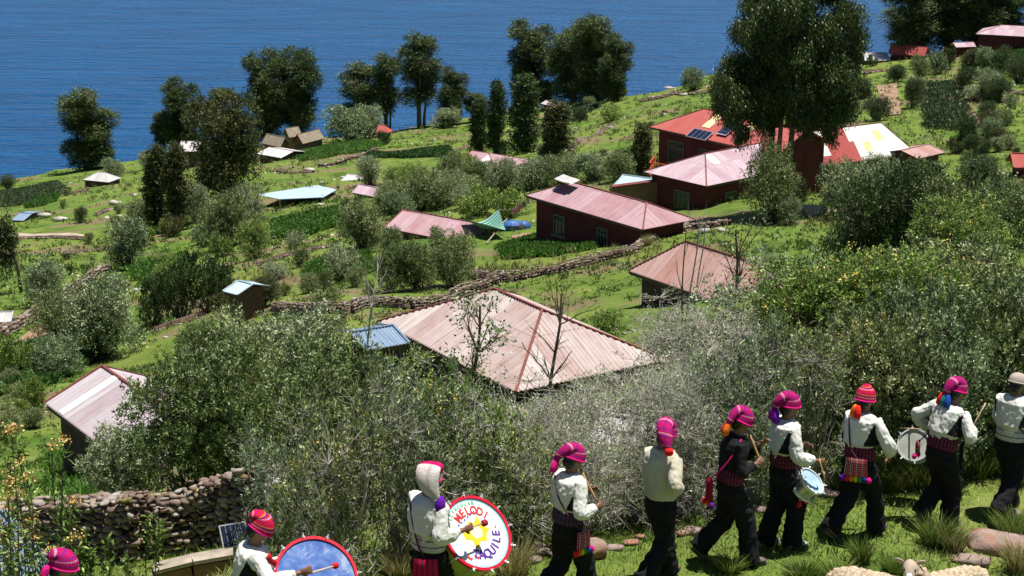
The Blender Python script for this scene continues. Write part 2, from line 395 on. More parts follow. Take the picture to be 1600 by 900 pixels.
M_bark = plain('bark', (.13, .10, .075), .9, .1, var=.4, scale=3)
M_twig = plain('grey_twigs', (.42, .39, .34), .85, .15, var=.4, scale=3)
M_leaf = {
 'olive': leafmat('olive_leaves', (.030, .050, .016), (.25, .32, .10), (.48, .52, .28), .18, .72),
 'silver': leafmat('silvery_leaves', (.035, .055, .026), (.28, .36, .16), (.58, .63, .38), .15, .68),
 'lime': leafmat('fresh_green_leaves', (.040, .075, .014), (.25, .37, .07), (.48, .54, .17), .25, .74),
 'deep': leafmat('dark_green_leaves', (.016, .036, .010), (.080, .13, .034), (.15, .20, .06), .15, .78),
 'bronze': leafmat('bronze_green_leaves', (.028, .036, .011), (.115, .130, .036), (.20, .195, .06), .15, .75),
 'euc': leafmat('eucalyptus_leaves', (.015, .030, .009), (.075, .115, .026), (.17, .20, .06), .18, .8, .42),
 'tall': leafmat('tall_tree_leaves', (.018, .036, .010), (.10, .145, .036), (.22, .26, .08), .15, .8, .5)}
m = NM('yellow_blossom'); at = m.n('ShaderNodeAttribute', attribute_name='tint').outputs['Fac']
m.pbr(m.ramp(at, [(0, (.42, .34, .05)), (.6, (.55, .44, .08)), (1, (.62, .5, .2))]), .7, .2); M_yel = m.m
m = NM('orange_blossom'); at = m.n('ShaderNodeAttribute', attribute_name='tint').outputs['Fac']
m.pbr(m.ramp(at, [(0, (.55, .25, .08)), (.5, (.65, .42, .12)), (1, (.7, .55, .3))]), .7, .2); M_ora = m.m

VAR = {}
def make_variants():
    # near shrubs: rx 1.3 m, height ~2.6
    VAR['near_leafy'] = [plant(1.3, 1.3, 34, 2300, 17, .074, .030, twig=.3, csize=.14, trunk_r=.05) for _ in range(3)]
    VAR['near_twiggy'] = [plant(1.3, 1.3, 30, 1750, 13, .072, .030, twig=.75, csize=.135, trunk_r=.045, stick=.9, dropout=.50, base=.28, stems=12, leafup=.7) for _ in range(3)]
    VAR['mid'] = [plant(1.6, 1.4, 26, 1500, 11, .105, .045, twig=.25, csize=.24, trunk_r=.07) for _ in range(4)]
    VAR['low'] = [plant(1.2, .6, 16, 420, 11, .11, .055, twig=.1, csize=.2, trunk_r=.04) for _ in range(3)]
    VAR['tree_far'] = [plant(3.0, 6.6, 30, 6500, 10, .25, .10, shape='tree', twig=.2, csize=.6, trunk_r=.3, zc=8.0, lr=(.22, .40), leafup=-.1, dropout=.3) for _ in range(4)]
    VAR['tree_thin'] = [plant(2.0, 5.0, 26, 2600, 10, .24, .10, shape='tree', twig=.4, csize=.6, trunk_r=.26, zc=9.3, lr=(.30, .44), leafup=-.1, dropout=.1) for _ in range(2)]
    VAR['tree_round'] = [plant(3.2, 3.7, 26, 2600, 11, .24, .11, shape='tree', twig=.2, csize=.42, trunk_r=.3, zc=3.7, lr=(.32, .52)) for _ in range(2)]
    VAR['tree_cone'] = [plant(1.9, 4.7, 30, 1900, 10, .24, .12, shape='cone', twig=.2, csize=.4, trunk_r=.2, zc=4.9, lr=(.34, .5)) for _ in range(2)]
    VAR['near_bare'] = [plant(1.3, 1.3, 26, 1500, 5, .062, .026, twig=1.0, csize=.17, trunk_r=.05, stick=1.0, dropout=.45, base=.2, leafup=.7, stems=16) for _ in range(2)]
make_variants()
DIM = {'near_bare': (1.3, 2.6), 'near_leafy': (1.3, 2.5), 'near_twiggy': (1.3, 2.6), 'mid': (1.6, 2.7), 'low': (1.2, 1.15), 'tree_far': (3.2, 15.0), 'tree_thin': (2.2, 15.0), 'tree_round': (3.2, 7.6), 'tree_cone': (2.0, 9.4)}
cnt = {}
def put(kind, loc, sx, sz, leaf, label, name='shrub', cat='shrub', group=None, flower=None, twigm=None, rz=None):
    i = cnt.get(kind, 0); cnt[kind] = i+1; vs = VAR[kind]; fol, br, C, dt = vs[i % len(vs)]
    o = empty(name, loc, rng.uniform(0, 6.28) if rz is None else rz, label, cat, group); o.scale = (sx, sx, sz)
    tree = kind.startswith('tree')
    f = link('crown' if tree else 'foliage', fol if not fol.materials else fol, None, o)
    key = (fol.name, leaf)
    if not fol.materials: fol.materials.append(M_leaf[leaf])
    f.material_slots[0].link = 'OBJECT'; f.material_slots[0].material = M_leaf[leaf]
    b = link('limbs' if tree else 'branches', br, M_bark if tree else (twigm or M_bark), o)
    b.material_slots[0].link = 'OBJECT'; b.material_slots[0].material = M_bark if tree else (twigm or M_bark)
    if tree:
        kz = (kind, i % len(vs), 'trunk')
        if kz not in VAR:
            r_, h_ = {'tree_far': (.34, 12), 'tree_thin': (.26, 13), 'tree_round': (.34, 4.5), 'tree_cone': (.24, 7)}[kind]
            mb = MB(); 
            for q in range(3 if kind == 'tree_thin' else 2):
                a = 2*q+i; top = np.array([math.cos(a)*.9, math.sin(a)*.9, h_*(1-.12*q)]); pl = polyline(np.array([math.cos(a)*.25, math.sin(a)*.25, -.6]), top, 8, .08)
                mb.tube(pl, np.linspace(r_*(1 if q == 0 else .7), r_*.15, 8), 8)
            VAR[kz] = mb.mesh('trunk'); VAR[kz].materials.append(M_bark)
        link('trunk', VAR[kz], None, o)
    if flower:
        kf = (kind, i % len(vs), 'fl')
        if kf not in VAR: VAR[kf] = blossoms(C, dt, .07, .10 if 'near' in kind else .2); VAR[kf].materials.append(flower)
        link('blossom', VAR[kf], None, o)
    return o
def putpx(kind, px, py, wpx, hpx, leaf, label, **k):
    q, t = G(px, py); rx, hh = DIM[kind]
    sx = wpx*t/F/(2*rx); sz = hpx*t/F/.93/hh
    return put(kind, (q[0], q[1], g(q[0], q[1])-.03*hh*sz), sx, sz, leaf, label, **k)
# ------------------------------------------------------------------ buildings
def roofmat(name, base, alt, rust, seam=.8, rough=.6, spec=.25, streak=1.0):
    m = NM(name); uv = m.uvs(); sep = m.n('ShaderNodeSeparateXYZ'); m.l(uv, sep.inputs[0])
    pu = m.math('FLOOR', m.math('DIVIDE', sep.outputs[0], seam)); pv = m.math('FLOOR', m.math('DIVIDE', sep.outputs[1], 1.9))
    cb = m.n('ShaderNodeCombineXYZ'); m.l(pu, cb.inputs[0]); m.l(pv, cb.inputs[1])
    wn = m.n('ShaderNodeTexWhiteNoise', noise_dimensions='2D'); m.l(cb.outputs[0], wn.inputs['Vector'])
    c = m.mix(m.ramp(wn.outputs['Value'], [(.25, 0), (.9, .75)]), base, alt)
    st = m.noise(m.map(uv, (9, .55, 1)), 1.0, 4, .7)
    c = m.mix(m.math('MULTIPLY', m.ramp(st, [(.45, 0), (.72, .85)]), streak), c, rust)
    sp = m.noise(uv, .9, 5, .7); c = m.mix(m.ramp(sp, [(.42, 0), (.7, .5)]), c, alt)
    fr = m.math('FRACT', m.math('DIVIDE', sep.outputs[0], seam)); fv = m.math('FRACT', m.math('DIVIDE', sep.outputs[1], 1.9))
    ln = m.math('MAXIMUM', m.math('LESS_THAN', fr, .025), m.math('LESS_THAN', fv, .02)); c = m.mix(m.math('MULTIPLY', ln, .5), c, tuple(k*.45 for k in rust))
    m.pbr(c, rough, spec, 0); return m.m
M_rf = {
 'pink': roofmat('faded_pink_roof_sheet', (.33, .17, .19), (.43, .30, .325), (.25, .10, .11)),
 'pale': roofmat('bleached_pink_roof_sheet', (.36, .255, .235), (.52, .46, .44), (.25, .14, .11)),
 'terra': roofmat('rusty_terracotta_roof_sheet', (.38, .20, .16), (.46, .31, .28), (.22, .11, .10)),
 'red': roofmat('red_roof_sheet', (.36, .055, .045), (.38, .085, .07), (.27, .04, .035), streak=.5),
 'lilac': roofmat('faded_lilac_roof_sheet', (.38, .25, .29), (.52, .42, .46), (.30, .16, .18)),
 'grey': roofmat('weathered_grey_lilac_sheet', (.34, .28, .30), (.48, .45, .47), (.30, .17, .18)),
 'white': roofmat('pale_metal_roof_sheet', (.42, .41, .40), (.54, .54, .55), (.32, .22, .19)),
 'blue': roofmat('weathered_blue_grey_roof_sheet', (.13, .19, .28), (.22, .30, .40), (.08, .11, .16), streak=.8),
 'tin': roofmat('pale_blue_tin_sheet', (.30, .40, .48), (.40, .50, .56), (.35, .42, .47), streak=.3)}
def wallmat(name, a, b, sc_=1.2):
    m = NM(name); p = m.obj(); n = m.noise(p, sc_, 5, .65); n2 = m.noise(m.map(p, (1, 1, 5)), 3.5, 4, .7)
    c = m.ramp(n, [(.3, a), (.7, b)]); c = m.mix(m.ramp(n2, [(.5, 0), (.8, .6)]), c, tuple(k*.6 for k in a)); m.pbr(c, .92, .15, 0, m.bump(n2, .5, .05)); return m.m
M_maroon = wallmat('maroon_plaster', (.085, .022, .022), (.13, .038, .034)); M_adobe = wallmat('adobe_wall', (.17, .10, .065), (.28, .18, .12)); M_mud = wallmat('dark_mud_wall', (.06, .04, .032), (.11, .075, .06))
M_trim = plain('dark_red_ridge_trim', (.17, .045, .035), .6, .3); M_frame = plain('weathered_window_frame', (.13, .135, .11), .6, .3); M_glass = plain('dark_window_glass', (.02, .03, .03), .12, .5)
M_wsheet = plain('white_translucent_roof_panel', (.66, .64, .60), .5, .4, var=.08, scale=1); M_ysheet = plain('yellowed_translucent_roof_panel', (.70, .54, .24), .5, .4, var=.15, scale=1.2)
M_wood = plain('weathered_wood', (.30, .25, .20), .85, .2, var=.35, scale=4); M_darkwood = plain('dark_wood', (.10, .07, .05), .85, .2)

W_, Y_ = M_wsheet, M_ysheet
def house(name, cat, label, A, Bp, Rp, t, h, roof, wall, r0=0.0, hip_r=False, hip_l=False, wall_h=2.3, over=.35, windows=(), sheets=(), pitch=.105, amp=.012, group=None, W2=None, C=None, fit=None):
    """A,Bp: pixels of the near eave's ends; Rp: pixel of a ridge point; h: rise. Rectangular house with ridge roof."""
    PA = P(A[0], A[1], t); z = PA[2]; PB = onz(Bp[0], Bp[1], z); e = (PB-PA)[:2]; L = np.linalg.norm(e); e /= L
    n = np.array([-e[1], e[0]]); 
    if n@PA[:2] < 0: n = -n
    if fit:   # least squares: rectangle and rise that pass through the roof's visible corners
        def model(v):
            a_, L_, W_2, h_ = v; e_ = np.array([math.cos(a_), math.sin(a_)]); n_2 = np.array([-e_[1], e_[0]]); o3 = PA[:2]
            q3 = lambda xy, zz: np.array([xy[0], xy[1], zz]); hl = W_2 if hip_l else 0; hr = W_2 if hip_r else 0
            return {'B': q3(o3+e_*L_, z), 'C': q3(o3+e_*L_+n_2*2*W_2, z), 'D': q3(o3+n_2*2*W_2, z), 'R0': q3(o3+n_2*W_2+e_*hl, z+h_), 'R1': q3(o3+n_2*W_2+e_*(L_-hr), z+h_)}
        def res(v):
            mo = model(v); r_ = []
            for k_, (fx, fy, fw_) in fit.items(): pr = proj(mo[k_]); r_ += [(pr[0]-fx)*fw_, (pr[1]-fy)*fw_]
            return np.array(r_+[(v[2]-2.6)*.6, (v[3]-1.2)*2.0])
        v = np.array([math.atan2(e[1], e[0]), L, 2.5, 1.0])
        for _ in range(40):
            r0_ = res(v); J = np.array([(res(v+np.eye(4)[i]*1e-4)-r0_)/1e-4 for i in range(4)]).T; v = v-np.linalg.solve(J.T@J+np.eye(4)*1e-2, J.T@r0_)*.7; v[2] = max(v[2], .8); v[3] = min(max(v[3], .2), 2.5)
        e = np.array([math.cos(v[0]), math.sin(v[0])]); n = np.array([-e[1], e[0]]); L, W2, h = v[1], v[2], v[3]; PB = np.array([*(PA[:2]+e*L), z])
        if __import__('os').environ.get('DBG'): print('FIT', label[:28], v.round(2), {k_: tuple(int(c_) for c_ in proj(p_)[:2]) for k_, p_ in model(v).items()})
    elif C is not None:
        W2 = (onz(C[0], C[1], z)-PA)[:2]@n/2; f0_ = (onz(Rp[0], Rp[1], z)-PA)[:2]@n; f1_ = (onz(Rp[0], Rp[1], z+1)-PA)[:2]@n; h = max(.3, (W2-f0_)/(f1_-f0_))
    elif W2 is None: PR = onz(Rp[0], Rp[1], z+h); W2 = (PR-PA)[:2]@n
    W2 = max(W2, 1.0); ang = math.atan2(e[1], e[0]); gz = min(g(*(PA[:2]+e*s+n*k)) for s in (0, L) for k in (0, 2*W2))
    base = z-wall_h
    o = empty(name, (PA[0], PA[1], base), ang, label, cat, group)
    print('HOUSE', label[:30], 'L %.1f W %.1f h %.1f  eave-ground %.1f %.1f' % (L, 2*W2, h, z-g(*PA[:2]), z-g(*PB[:2])))
    rl = W2 if hip_l else r0; rr = L-W2 if hip_r else L
    zl = wall_h
    def facet(x0, x1, top, vert, nx):  # columns perpendicular to an eave
        xs = np.linspace(x0, x1, nx); a = np.array([vert(x, 0) for x in xs]); b = np.array([vert(x, top(x)) for x in xs])
        w_ = amp*np.sin(2*np.pi*xs/pitch); a[:, 2] += w_; b[:, 2] += w_
        sl_ = np.linalg.norm(b-a, axis=1); V = np.concatenate([a, b]); U = np.concatenate([np.stack([xs, 0*xs], 1), np.stack([xs, sl_], 1)])
        Fs = [(i, i+1, nx+i+1, nx+i) for i in range(nx-1)]; return V, Fs, U
    def topm(x): return max(.002, min(1, (x/rl if rl > 0 else 1), ((L-x)/(L-rr) if rr < L else 1)))
    nx = int(L/pitch*6)
    rm = MB()
    for side in (0, 1):
        V, Fs, U = facet(0, L, topm, lambda x, s: (x, (W2*s if side == 0 else 2*W2-W2*s), zl+h*s), nx)
        rm.add(V, Fs if side == 0 else [f[::-1] for f in Fs], U)
    def tope(y): return max(.002, 1-abs(y-W2)/W2)
    if hip_r:
        V, Fs, U = facet(0, 2*W2, tope, lambda y, s: (L-(L-rr)*s, y, zl+h*s), int(2*W2/pitch*6)); rm.add(V, Fs, U)
    if hip_l:
        V, Fs, U = facet(0, 2*W2, tope, lambda y, s: (rl*s, y, zl+h*s), int(2*W2/pitch*6)); rm.add(V, [f[::-1] for f in Fs], U)
    ro = rm.build('roof', M_rf[roof] if isinstance(roof, str) else roof, o, smooth=False)
    tm = MB(); rd = .03
    tm.bar((rl, W2, zl+h+rd), (rr, W2, zl+h+rd), .08, .035)
    for (hh, x) in ((hip_l, 0), (hip_r, L)):
        rx_ = rl if x == 0 else rr
        for y in (0, 2*W2):
            if hh or x == 0: tm.bar((x, y, zl+rd*.6), (rx_, W2, zl+h+rd), .08, .035)
            else: tm.bar((x, y, zl+rd*.6), (rx_, W2, zl+h+rd), .07, .035)
    tm.build('ridge_trim', M_trim if L > 4.2 else ro.data.materials[0], ro, smooth=False)
    fm = MB(); fm.bar((.05, .06, zl-.09), (L-.05, .06, zl-.09), .05, .12); fm.build('eave_board', M_darkwood, ro, smooth=False)
    # walls
    x0, x1, y0, y1 = over, L-over, over, 2*W2-over; zb = min(-.3, gz-base-.5)
    slope = h/W2; zt = zl+slope*over-.10
    wm = MB()
    V = [(x0,y0,zb),(x1,y0,zb),(x1,y1,zb),(x0,y1,zb),(x0,y0,zt),(x1,y0,zt),(x1,y1,zt),(x0,y1,zt)]
    wm.add(V, [(0,1,5,4),(1,2,6,5),(2,3,7,6),(3,0,4,7)])
    if not hip_r: wm.add([(x1,y0,zt),(x1,y1,zt),(x1,W2,zl+h-.1)], [(0,1,2)])
    if not hip_l: wm.add([(x0,y0,zt),(x0,y1,zt),(x0,W2,zl+h-.1)], [(0,2,1)])
    wm.build('wall', wall, o, smooth=False)
    for (face, u, zc, ww, wh) in windows:   # zc is metres below the eave
        zc = zl-zc
        def pt(a, b, d):
            return (a, y0-d, b) if face == 'near' else ((x1+d, a, b) if face == 'right' else (x0-d, a, b))
        fr = MB()
        for (a0, b0, a1, b1) in ((u-ww/2, zc-wh/2, u+ww/2, zc-wh/2), (u-ww/2, zc+wh/2, u+ww/2, zc+wh/2), (u-ww/2, zc-wh/2, u-ww/2, zc+wh/2), (u+ww/2, zc-wh/2, u+ww/2, zc+wh/2), (u-ww*.16, zc-wh/2, u-ww*.16, zc+wh/2), (u+ww*.16, zc-wh/2, u+ww*.16, zc+wh/2), (u-ww/2, zc+wh*.2, u+ww/2, zc+wh*.2)):
            edge = abs(a0-u) > ww*.4 or a0 != a1
            fr.bar(pt(a0, b0, .03), pt(a1, b1, .03), .07 if edge else .035)
        f = fr.build('window', M_frame, o, smooth=False)
        pn = MB(); c = pt(u, zc, .008); pn.box(c, (ww-.05, .012, wh-.05) if face == 'near' else (.012, ww-.05, wh-.05)); pn.build('pane', M_glass, f, smooth=False)
        sl2 = MB(); c = pt(u, zc-wh/2-.07, .06); sl2.box(c, (ww+.3, .14, .07) if face == 'near' else (.14, ww+.3, .07)); sl2.build('sill', M_adobe, f, smooth=False)
    for (xa, xb, sa, sb, mt) in sheets:  # panels laid on the near slope
        xb = min(xb, L-.05)
        lf_ = .030 if mt is Y_ else .022
        V = []; nn = int((xb-xa)/pitch*6)+2; xs = np.linspace(xa, xb, nn)
        for s0_ in (sa, sb):
            for x in xs: s = min(s0_, topm(x)*.985); V.append((x, W2*s, zl+h*s+lf_+amp*math.sin(2*math.pi*x/pitch)))
        MB().add(V, [(i, i+1, nn+i+1, nn+i) for i in range(nn-1)]).build('roof_panel', mt, ro, smooth=False)
    return o, L, W2, e, n, PA, base
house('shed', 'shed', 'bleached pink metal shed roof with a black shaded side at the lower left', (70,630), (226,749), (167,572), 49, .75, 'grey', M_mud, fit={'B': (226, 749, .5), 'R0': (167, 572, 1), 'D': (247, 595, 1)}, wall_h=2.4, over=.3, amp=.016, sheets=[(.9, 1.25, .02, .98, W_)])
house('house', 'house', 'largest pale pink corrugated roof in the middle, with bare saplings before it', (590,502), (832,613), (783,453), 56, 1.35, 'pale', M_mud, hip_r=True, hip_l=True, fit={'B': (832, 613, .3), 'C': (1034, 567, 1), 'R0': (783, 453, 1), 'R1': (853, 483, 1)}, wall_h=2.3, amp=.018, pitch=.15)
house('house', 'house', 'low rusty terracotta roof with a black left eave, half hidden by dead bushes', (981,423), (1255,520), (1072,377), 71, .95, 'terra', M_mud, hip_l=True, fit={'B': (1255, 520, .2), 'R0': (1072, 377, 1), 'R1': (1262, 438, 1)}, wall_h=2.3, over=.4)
H3 = house('house', 'house', 'long pink roofed maroon house with two windows above the dry stone wall', (821,305), (1009,360), (898,286), 103, 1.3, 'pink', M_maroon, hip_r=True, hip_l=True, fit={'B': (1009, 360, 1), 'C': (1083, 347, 1), 'R0': (898, 286, 1), 'R1': (1008, 315, 1)}, wall_h=2.7, over=.45,
      windows=[('near', 2.6, 1.35, .95, 1.15), ('near', 6.4, 1.35, .85, 1.15)])
house('house', 'house', 'maroon house with a faded lilac hipped roof and one large grilled window', (1104,291), (1262,268), (1100,240), 110, 1.45, 'lilac', M_maroon, hip_l=True, fit={'B': (1240, 272, .2), 'D': (1006, 264, 1), 'R0': (1100, 240, 1)}, wall_h=3.2, over=.4, windows=[('near', 2.6, 1.35, 1.0, 1.1), ('left', 2.4, 1.5, 1.3, 1.4)], sheets=[(2.4, 3.1, .60, .95, W_)])
H6 = house('house', 'house', 'two storey maroon house with a bright red roof, balcony and solar panels', (1014,198), (1215,243), (1101,170), 124, 1.5, 'red', M_maroon, hip_l=True, fit={'B': (1215, 243, .6), 'R0': (1101, 170, 1)}, wall_h=5.2, over=.5,
      windows=[('near', 2.3, 1.5, 1.5, 1.5), ('near', 5.4, 1.6, 1.6, 1.5), ('near', 7.4, 1.6, .8, 1.0)], sheets=[(4.15, 4.9, .38, .93, Y_), (7.6, 8.4, .35, .93, Y_)])
H7 = house('house', 'house', 'wide red roof largely patched with white sheets right of the big eucalyptus', (1266,262), (1453,232), (1245,209), 122, 1.25, 'red', M_maroon, hip_r=True, fit={'B': (1436, 236, .6), 'R0': (1245, 209, 1), 'R1': (1375, 191, 1)}, wall_h=2.7,
      sheets=[(.9, 1.5, .55, .97, Y_), (1.5, 2.2, .25, .97, W_), (4.6, 30, .02, .56, W_), (4.2, 30, .565, .985, W_), (5.3, 5.9, .25, .5, Y_), (6.6, 7.2, .5, .8, Y_)])
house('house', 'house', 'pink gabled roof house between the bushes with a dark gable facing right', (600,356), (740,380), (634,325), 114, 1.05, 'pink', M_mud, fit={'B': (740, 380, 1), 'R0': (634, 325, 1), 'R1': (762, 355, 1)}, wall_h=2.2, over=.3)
house('house', 'house', 'small pink hipped roof with one white patch among the bushes', (708,258), (775,268), (770,240), 173, .9, 'pink', M_adobe, hip_r=True, wall_h=2.2, sheets=[(2.2, 3.1, .2, .85, W_)])
house('shed', 'shed', 'tiny pink roof left below the small hipped roof with the white patch', (699,281), (722,290), (716,273), 160, .4, 'lilac', M_adobe, wall_h=1.8)
house('shed', 'shed', 'small low pink roof under the thin pale bush', (550,301), (592,309), (566,289), 164, .6, 'lilac', M_adobe, hip_r=True, wall_h=1.6)
house('shed', 'shed', 'small white metal roof left of the thin pale bush', (528,287), (556,290), (556,273), 186, .6, 'white', M_adobe, wall_h=1.8)
house('shed', 'shed', 'small orange and pink patched roof right of the thin pale bush', (603,290), (634,296), (612,278), 180, .6, 'terra', M_adobe, wall_h=1.6)
house('hut', 'hut', 'tiny red roofed hut at the edge of the lake beside the grey-green bush', (588,207), (607,208), (592,195), 280, 1.0, 'red', M_maroon, hip_r=True, wall_h=1.9)
house('shed', 'shed', 'pale tin roof peeping out between trees at the left shore', (274,236), (306,237), (304,221), 262, .9, 'white', M_mud, wall_h=1.8)
house('hut', 'hut', 'small white tent-like roof on the left meadow', (129,281), (170,285), (150,272), 240, .9, 'white', M_mud, hip_l=True, hip_r=True, wall_h=1.0, over=.2, W2=1.5)
house('shed', 'shed', 'small blue sheet roof among boulders at the left edge', (18,344), (37,345), (20,332), 188, .3, M_rf['blue'], M_mud, wall_h=.9, over=.15)
house('outhouse', 'outhouse', 'little wooden outhouse with a sloping blue tin roof beside the dark thicket', (348,455), (371,461), (357,438), 84, .28, 'tin', M_darkwood, wall_h=1.75, over=.2)
house('house', 'house', 'red roofed house with a dark verandah at the top right below the dark trees', (1388,83), (1445,88), (1415,71), 255, 1.2, 'red', M_maroon, wall_h=2.4)
house('house', 'house', 'low pale roofed house left of the red roofed one at the top right', (1352,95), (1392,95), (1358,82), 254, .7, 'white', M_maroon, wall_h=2.2)
house('house', 'house', 'front pale hipped roof of the dark walled house in the top right corner', (1524,53), (1615,58), (1545,43), 240, 1.0, 'lilac', M_maroon, hip_l=True, wall_h=3.4, W2=3)
house('house', 'house', 'rear pale orange roof just behind the hipped roof in the top right corner', (1520,46), (1580,44), (1548,37), 258, .9, 'terra', M_maroon, hip_l=True, wall_h=3)
house('shed', 'shed', 'small pink roofed shed left of the house in the top right corner', (1494,74), (1525,73), (1505,67), 244, .5, 'lilac', M_maroon, wall_h=2)
house('shed', 'shed', 'little red and pink lean-to at the right end of the white patched roof', (1434,248), (1478,238), (1440,228), 124, .35, 'terra', M_maroon, wall_h=1.6)
house('shed', 'shed', 'red roofed shed cut by the right edge above the hedge', (1585,262), (1640,262), (1592,240), 112, .7, 'red', M_maroon, wall_h=1.6)
house('shed', 'shed', 'pale blue-white roof slab behind the right end of the long pink roof', (958,291), (1003,297), (972,273), 117, .5, 'tin', M_mud, wall_h=1.8)
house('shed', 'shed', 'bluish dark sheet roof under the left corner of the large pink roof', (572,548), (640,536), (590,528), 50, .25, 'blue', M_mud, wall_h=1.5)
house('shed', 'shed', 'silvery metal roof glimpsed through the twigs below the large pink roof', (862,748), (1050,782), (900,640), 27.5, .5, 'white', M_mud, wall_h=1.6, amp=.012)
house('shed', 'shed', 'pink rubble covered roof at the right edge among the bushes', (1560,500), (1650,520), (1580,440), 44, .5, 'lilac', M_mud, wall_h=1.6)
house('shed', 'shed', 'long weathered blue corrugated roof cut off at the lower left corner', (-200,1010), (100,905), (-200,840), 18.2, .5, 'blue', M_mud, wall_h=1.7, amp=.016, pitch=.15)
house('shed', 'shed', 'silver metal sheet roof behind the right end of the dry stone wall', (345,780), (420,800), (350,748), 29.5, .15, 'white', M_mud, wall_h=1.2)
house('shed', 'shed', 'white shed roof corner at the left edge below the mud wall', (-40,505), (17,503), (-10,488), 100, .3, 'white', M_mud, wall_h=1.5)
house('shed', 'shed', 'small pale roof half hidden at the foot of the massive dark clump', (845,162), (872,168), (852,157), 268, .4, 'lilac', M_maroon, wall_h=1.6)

def on_roof(Hh, x, s, w_, l_, lift, name, label, cat, tilt=0):
    o_, L, W2, e, n, PA, base = Hh; ang = math.atan2(e[1], e[0]); h = 1.5
    p = PA[:2]+e*x+n*W2*s; o = empty(name, (p[0], p[1], PA[2]+h*s+lift), ang, label, cat)
    sl_ = math.atan2(h, W2)+tilt; c, s_ = math.cos(sl_), math.sin(sl_); rot = np.array([[1, 0, 0], [0, c, -s_], [0, s_, c]])
    fm = MB().box((0, 0, 0), (w_, l_, .04), rot); fm.build('frame', M_alu, o, smooth=False)
    cm = MB(); nx, ny = 4, 8
    for i in range(nx):
        for j in range(ny):
            q = rot@np.array([(i+.5-nx/2)*w_*.94/nx, (j+.5-ny/2)*l_*.94/ny, .025]); cm.box(q, (w_*.94/nx*.93, l_*.94/ny*.93, .006), rot)
    cells = cm.build('solar_cells', M_cell, o, smooth=False)
    for yy in (-.4, .4):
        q0 = rot@np.array([0, l_*yy, -.02]); MB().bar(q0-[w_*.4, 0, 0], q0+[w_*.4, 0, 0], .04).build('rail', M_alu, o, smooth=False)
    return o
M_alu = plain('aluminium', (.62, .63, .65), .35, .5, .6, var=.05); M_cell = plain('solar_cell', (.012, .018, .045), .18, .6, var=.1)
on_roof(H6, 6.55, .62, .95, 2.6, .10, 'solar_panel', 'long dark solar panel lying up the slope of the bright red roof', 'solar panel')
on_roof(H6, 4.9, .06, 1.9, .9, .12, 'solar_panel', 'shorter solar panel at the eave of the bright red roof', 'solar panel')
# skylight hatch on the long pink roof
o_, L, W2, e, n, PA, base = H3; p = PA[:2]+e*2.1+n*W2*.72
o = empty('roof_hatch', (p[0], p[1], PA[2]+1.3*.72+.12), math.atan2(e[1], e[0]), 'raised pale sheet lying on the ridge of the long pink roof', 'roof sheet')
MB().box((0, 0, .05), (1.5, .7, .03), Euler((.25, .05, 0)).to_matrix()).build('sheet', M_rf['white'], o, smooth=False); MB().box((0, -.2, -.05), (1.2, .5, .05)).build('frame', M_darkwood, o, smooth=False)
# balcony railing of the red roofed house
M_orange = plain('orange_painted_rail', (.62, .09, .03), .5, .4)
q1 = P(1015, 252, 121); q2 = onz(1092, 262, q1[2]); o = empty('balcony', (q1[0], q1[1], q1[2]-1.1), 0, 'orange painted balcony with railing at the left end of the two storey maroon house', 'balcony')
b1 = np.array([0, 0, 0.]); b2 = q2-q1; b3 = np.array([.8, 3.2, 0])
rb_ = MB()
for a_, b_ in ((b1, b2), (b1, b3)):
    for z_ in (1.0, .55, .15): rb_.bar(a_+[0, 0, z_], b_+[0, 0, z_], .07)
rb_.build('rail', M_orange, o, smooth=False)
for a_, b_ in ((b1, b2), (b1, b3)):
    for i in range(6): q_ = a_+(b_-a_)*i/5; MB().bar(q_, q_+[0, 0, 1.0], .06).build('baluster', M_orange, o, smooth=False)
nb_ = unit(b2); sd = np.array([-nb_[1], nb_[0], 0]); MB().box((b2/2+sd*1.5)+[0, 0, -.05], (np.linalg.norm(b2), 3, .12), np.stack([nb_, sd, [0, 0, 1]], 1)).build('deck', M_maroon, o, smooth=False)
for q_ in (b1, b2): MB().bar(q_+sd*.2+[0, 0, -2.6], q_+sd*.2, .14).build('post', M_maroon, o, smooth=False)
# courtyard wall between the two maroon houses
def stripwall(px, t, h, th, mat_, name, label, cat, cap=None):
    pts = [P(a, b, tt) for (a, b), tt in zip(px, t)]; o = empty(name, pts[0], 0, label, cat); p0 = pts[0]
    mb = MB(); cb = MB()
    for a, b in zip(pts[:-1], pts[1:]):
        a = a-p0; b = b-p0; mb.bar(a-[0, 0, h/2], b-[0, 0, h/2], th, h); cb.bar(a+[0, 0, .05], b+[0, 0, .05], th+(.15 if th > .3 else .03), .09 if th > .3 else .05)
    mb.build('wall', mat_, o, smooth=False)
    if cap: cb.build('coping', cap, o, smooth=False)
    return o
stripwall([(955,293), (1030,283)], (113, 114), 2.6, .35, M_adobe, 'courtyard_wall', 'brown adobe courtyard wall with tiled coping between the two maroon houses', 'wall', M_trim)

